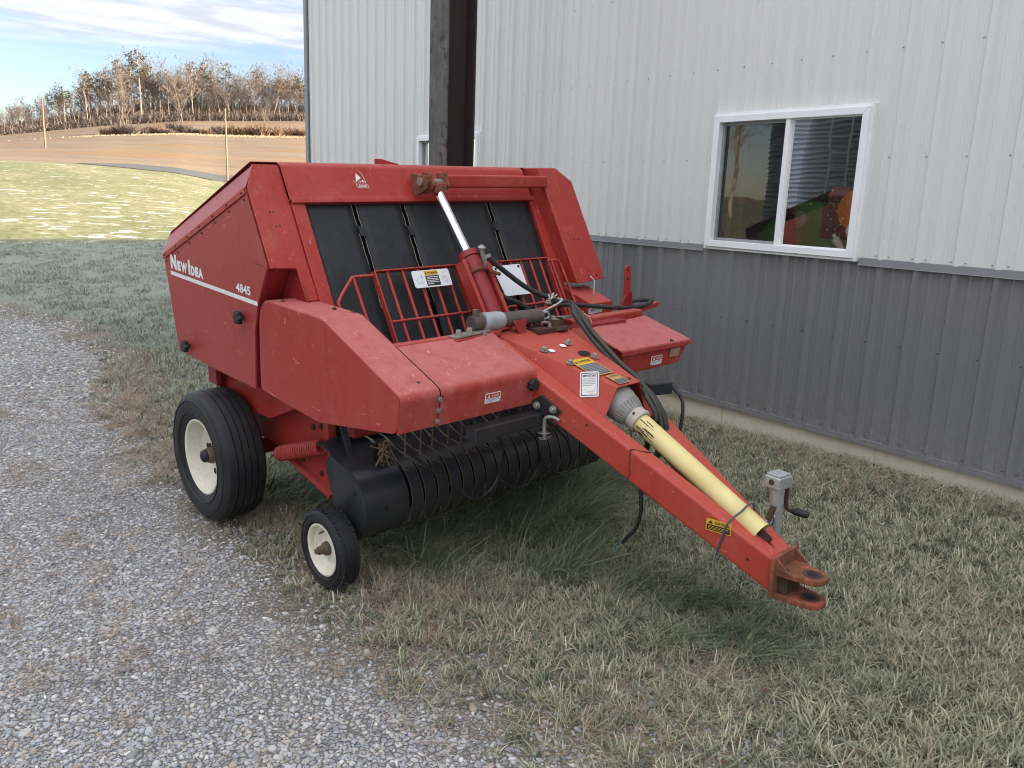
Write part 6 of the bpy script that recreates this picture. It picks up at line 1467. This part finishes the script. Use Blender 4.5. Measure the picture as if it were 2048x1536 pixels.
def pine_tree(seed, H, base):
    rn = random.Random(seed); tr = MB(); cr = MB()
    top = Vector((rn.gauss(0, .4), rn.gauss(0, .4), H)); tr.tube([(0, 0, -.5), (top.x*.4, top.y*.4, H*.5), top], [0.24, 0.18, 0.05], 5)
    n = 26
    for i in range(n):
        t = base + (1-base)*i/n; p = Vector((top.x*t, top.y*t, H*t)); a = rn.uniform(0, 6.28); L_ = (1-t)**.7*H*.30*rn.uniform(.5, 1.15) + .5
        d = Vector((math.cos(a), math.sin(a), rn.uniform(-.05, .35))); e = p + d*L_; tr.tube([p, e], [0.06, 0.02], 3, caps=False)
        for k in range(4+int(L_*5)):
            c = p.lerp(e, rn.uniform(.35, 1.08)) + Vector((rn.gauss(0, .28), rn.gauss(0, .28), rn.gauss(.05, .18)))
            for j in range(2):
                u = Vector((rn.gauss(0, 1), rn.gauss(0, 1), rn.gauss(0, .4))).normalized()*rn.uniform(.18, .42); v = Vector((rn.gauss(0, 1), rn.gauss(0, 1), rn.gauss(0, .5))).normalized()*rn.uniform(.10, .22)
                cr.add([c-u-v*.4, c+u-v, c+u*.3+v], [(0, 1, 2)])
    return tr, cr
def shrub(seed, h, w, n=220):
    rn = random.Random(seed); m = MB()
    for i in range(n):
        a = rn.uniform(0, 6.28); r = w*math.sqrt(rn.random()); p = Vector((r*math.cos(a)*.6, r*math.sin(a)*.6, -.1)); q = Vector((r*math.cos(a)+rn.gauss(0, .3), r*math.sin(a)+rn.gauss(0, .3), h*rn.uniform(.35, 1)*(1-.4*(r/w)**2)))
        mid = (p+q)/2 + Vector((rn.gauss(0, .2), rn.gauss(0, .2), .2)); s = Vector((rn.gauss(0, 1), rn.gauss(0, 1), 0)).normalized()*.11
        m.add([p-s, p+s, mid+s*.8, mid-s*.8, q], [(0, 1, 2, 3), (3, 2, 4)])
        for k in range(3):
            b = mid.lerp(q, rn.random()); e = b + Vector((rn.gauss(0, .5), rn.gauss(0, .5), rn.uniform(0, .6)))*h*.3; m.add([b-s*.6, b+s*.6, e], [(0, 1, 2)])
    return m
def build_wood():
    def proto(name, tr, cr, bm, cm):
        r = empty(name, (0, 0, -500)); a = tr.build('trunk', bm, r, smooth=60); b = cr.build('crown', cm, r); return r, a, b
    KIND = {}
    KIND['bare'] = [proto('bare_tree', *bare_tree(10+k, 15, .52, .17), M['bark_pale' if k % 2 else 'bark'], M['twig']) for k in range(5)]
    KIND['slim'] = [proto('slim_bare_tree', *bare_tree(30+k, 17, .34, .14), M['bark_pale'], M['twig']) for k in range(3)]
    KIND['pine'] = [proto('pine_tree', *pine_tree(50+k, 18, .50+.06*k), M['bark_pale'], M['needle' if k % 2 == 0 else 'needle_dark']) for k in range(4)]
    KIND['ever'] = [proto('evergreen_tree', *pine_tree(60+k, 9, .18), M['bark'], M['needle_dark']) for k in range(2)]
    used = set(); rn = random.Random(15)
    def put(kind, az, d, s, label, group):
        r, a, b = rn.choice(KIND[kind]); x, y = pol(az, d); z = gz(x, y); first = r.name not in used; used.add(r.name)
        if first: q = r
        else:
            q = r.copy(); COL.objects.link(q)
            for c in (a, b): e = c.copy(); COL.objects.link(e); e.parent = q
        q.location = (x, y, z); q.rotation_euler = (0, 0, rn.uniform(0, 6.28)); q.scale = (s*rn.uniform(.9, 1.1), s*rn.uniform(.9, 1.1), s)
        tag(q, label, 'tree', group); return q
    W_ = 'trees of the hilltop wood'
    lab = {'bare': 'bare spreading tree in the hilltop wood', 'slim': 'slim pale bare tree in the hilltop wood', 'pine': 'tall pine with a bare lower trunk in the hilltop wood', 'ever': 'low dark evergreen among the trunks of the hilltop wood'}
    hmod = lambda az: float(np.interp(az, [1, 6, 8, 10, 11.5, 13.5, 16, 18, 21, 23, 27], [.40, .43, .52, .72, .87, .98, .90, .88, .80, .75, .7]))
    for row, d0 in enumerate((262, 266, 271, 277, 284, 292)):
        az = 2.0 + .4*row
        while az < 27:
            pin = .55 if 8.5 < az < 14.5 else (.4 if 20 < az < 25 else .16)
            u = rn.random(); k = 'pine' if u < pin else ('slim' if u < pin+.28 else ('ever' if u > .94 else 'bare'))
            put(k, az, d0 + rn.uniform(-4, 4), hmod(az)*rn.uniform(.72, 1.10)*(1 if k != 'ever' else .9), lab[k], W_ + ', ' + {'bare': 'bare', 'slim': 'slim bare', 'pine': 'pines', 'ever': 'low evergreens'}[k])
            az += rn.uniform(.34, .70)
    # hedge line across the brown field
    for az, d, s, l in ((12.55, 200, .78, 'bare round-headed tree at the left end of the hedge bank'), (15.75, 200, .80, 'bare forked tree rising from the middle of the hedge bank'), (20.6, 208, .42, 'small bare tree at the far end of the hedge bank by the building')):
        put('bare', az, d, s, l, None)
    for i, az in enumerate((-60, -56, -53.5, -51, -48.5, -45, -42)):      # across the drive, mirrored in the glass
        put(('bare', 'slim', 'pine')[i % 3], az, 46 + 5*(i % 3), .62 + .08*(i % 4), {'bare': 'bare tree on the far side of the gravel drive', 'slim': 'slim bare tree on the far side of the gravel drive', 'pine': 'pine on the far side of the gravel drive'}[('bare', 'slim', 'pine')[i % 3]], 'trees across the drive')
    sm = {}
    for i, (az, d, s) in enumerate([(11.5 + .55*k + rn.uniform(-.2, .2), 199 + rn.uniform(-3, 3), rn.uniform(.55, 1.1)) for k in range(22)]):
        k = i % 3; mat = M['bramble'] if (az > 18.5 or i % 5 == 0) else M['twig']; key = (k, mat.name)
        if key not in sm: sm[key] = shrub(80+k, 3.0, 2.6).build('hedge_shrub', mat); o = sm[key]
        else: o = sm[key].copy(); COL.objects.link(o)
        x, y = pol(az, d); o.location = (x, y, gz(x, y)); o.scale = (s, s, s*rn.uniform(.7, 1.1)); o.rotation_euler = (0, 0, rn.uniform(0, 6))
        tag(o, 'russet leafless shrub on the hedge bank across the tan field' if mat is M['bramble'] else 'grey-brown leafless shrub on the hedge bank across the tan field', 'shrub', 'russet hedge shrubs' if mat is M['bramble'] else 'grey-brown hedge shrubs')
    # undergrowth that closes the foot of the wood
    m = MB(); r2 = random.Random(90)
    for i in range(26000):
        az = r2.uniform(1, 28); d = r2.uniform(257, 292); x, y = pol(az, d); z = gz(x, y); h = r2.uniform(1.2, 8.0)*hmod(az)*(1.0 if d > 263 else .5)
        p = Vector((x, y, z-.2)); a = r2.uniform(0, 6.28); s = Vector((math.cos(a), math.sin(a), 0))*r2.uniform(.05, .16); q = p + Vector((r2.gauss(0, .7), r2.gauss(0, .7), h)); m.add([p-s, p+s, q], [(0, 1, 2)])
        for k in range(3):
            b = p.lerp(q, r2.uniform(.3, .9)); e = b + Vector((r2.gauss(0, .9), r2.gauss(0, .9), r2.uniform(.1, 1.0))); t = s*.7; m.add([b-t, b+t, e], [(0, 1, 2)])
    o = m.build('undergrowth', M['twig']); tag(o, 'tangled brown undergrowth along the foot of the hilltop wood', 'undergrowth', kind='stuff')
    # pale dry grass strip along the hedge bank
    m = MB()
    for i in range(1500):
        az = r2.gauss(17, 3.5); d = r2.gauss(194, 1.2); x, y = pol(az, d); z = gz(x, y); p = Vector((x, y, z)); s = Vector((r2.uniform(-.14, .14), .02, 0)); m.add([p-s, p+s, p + Vector((r2.gauss(0, .15), 0, r2.uniform(.12, .38)))], [(0, 1, 2)])
    o = m.build('dry_verge', plain('pale_straw', (0.36, 0.27, 0.165), 0.9, 0, .3, 1, 0)); tag(o, 'pale dry grass strip in front of the hedge bank', 'dry grass', kind='stuff')
build_wood()
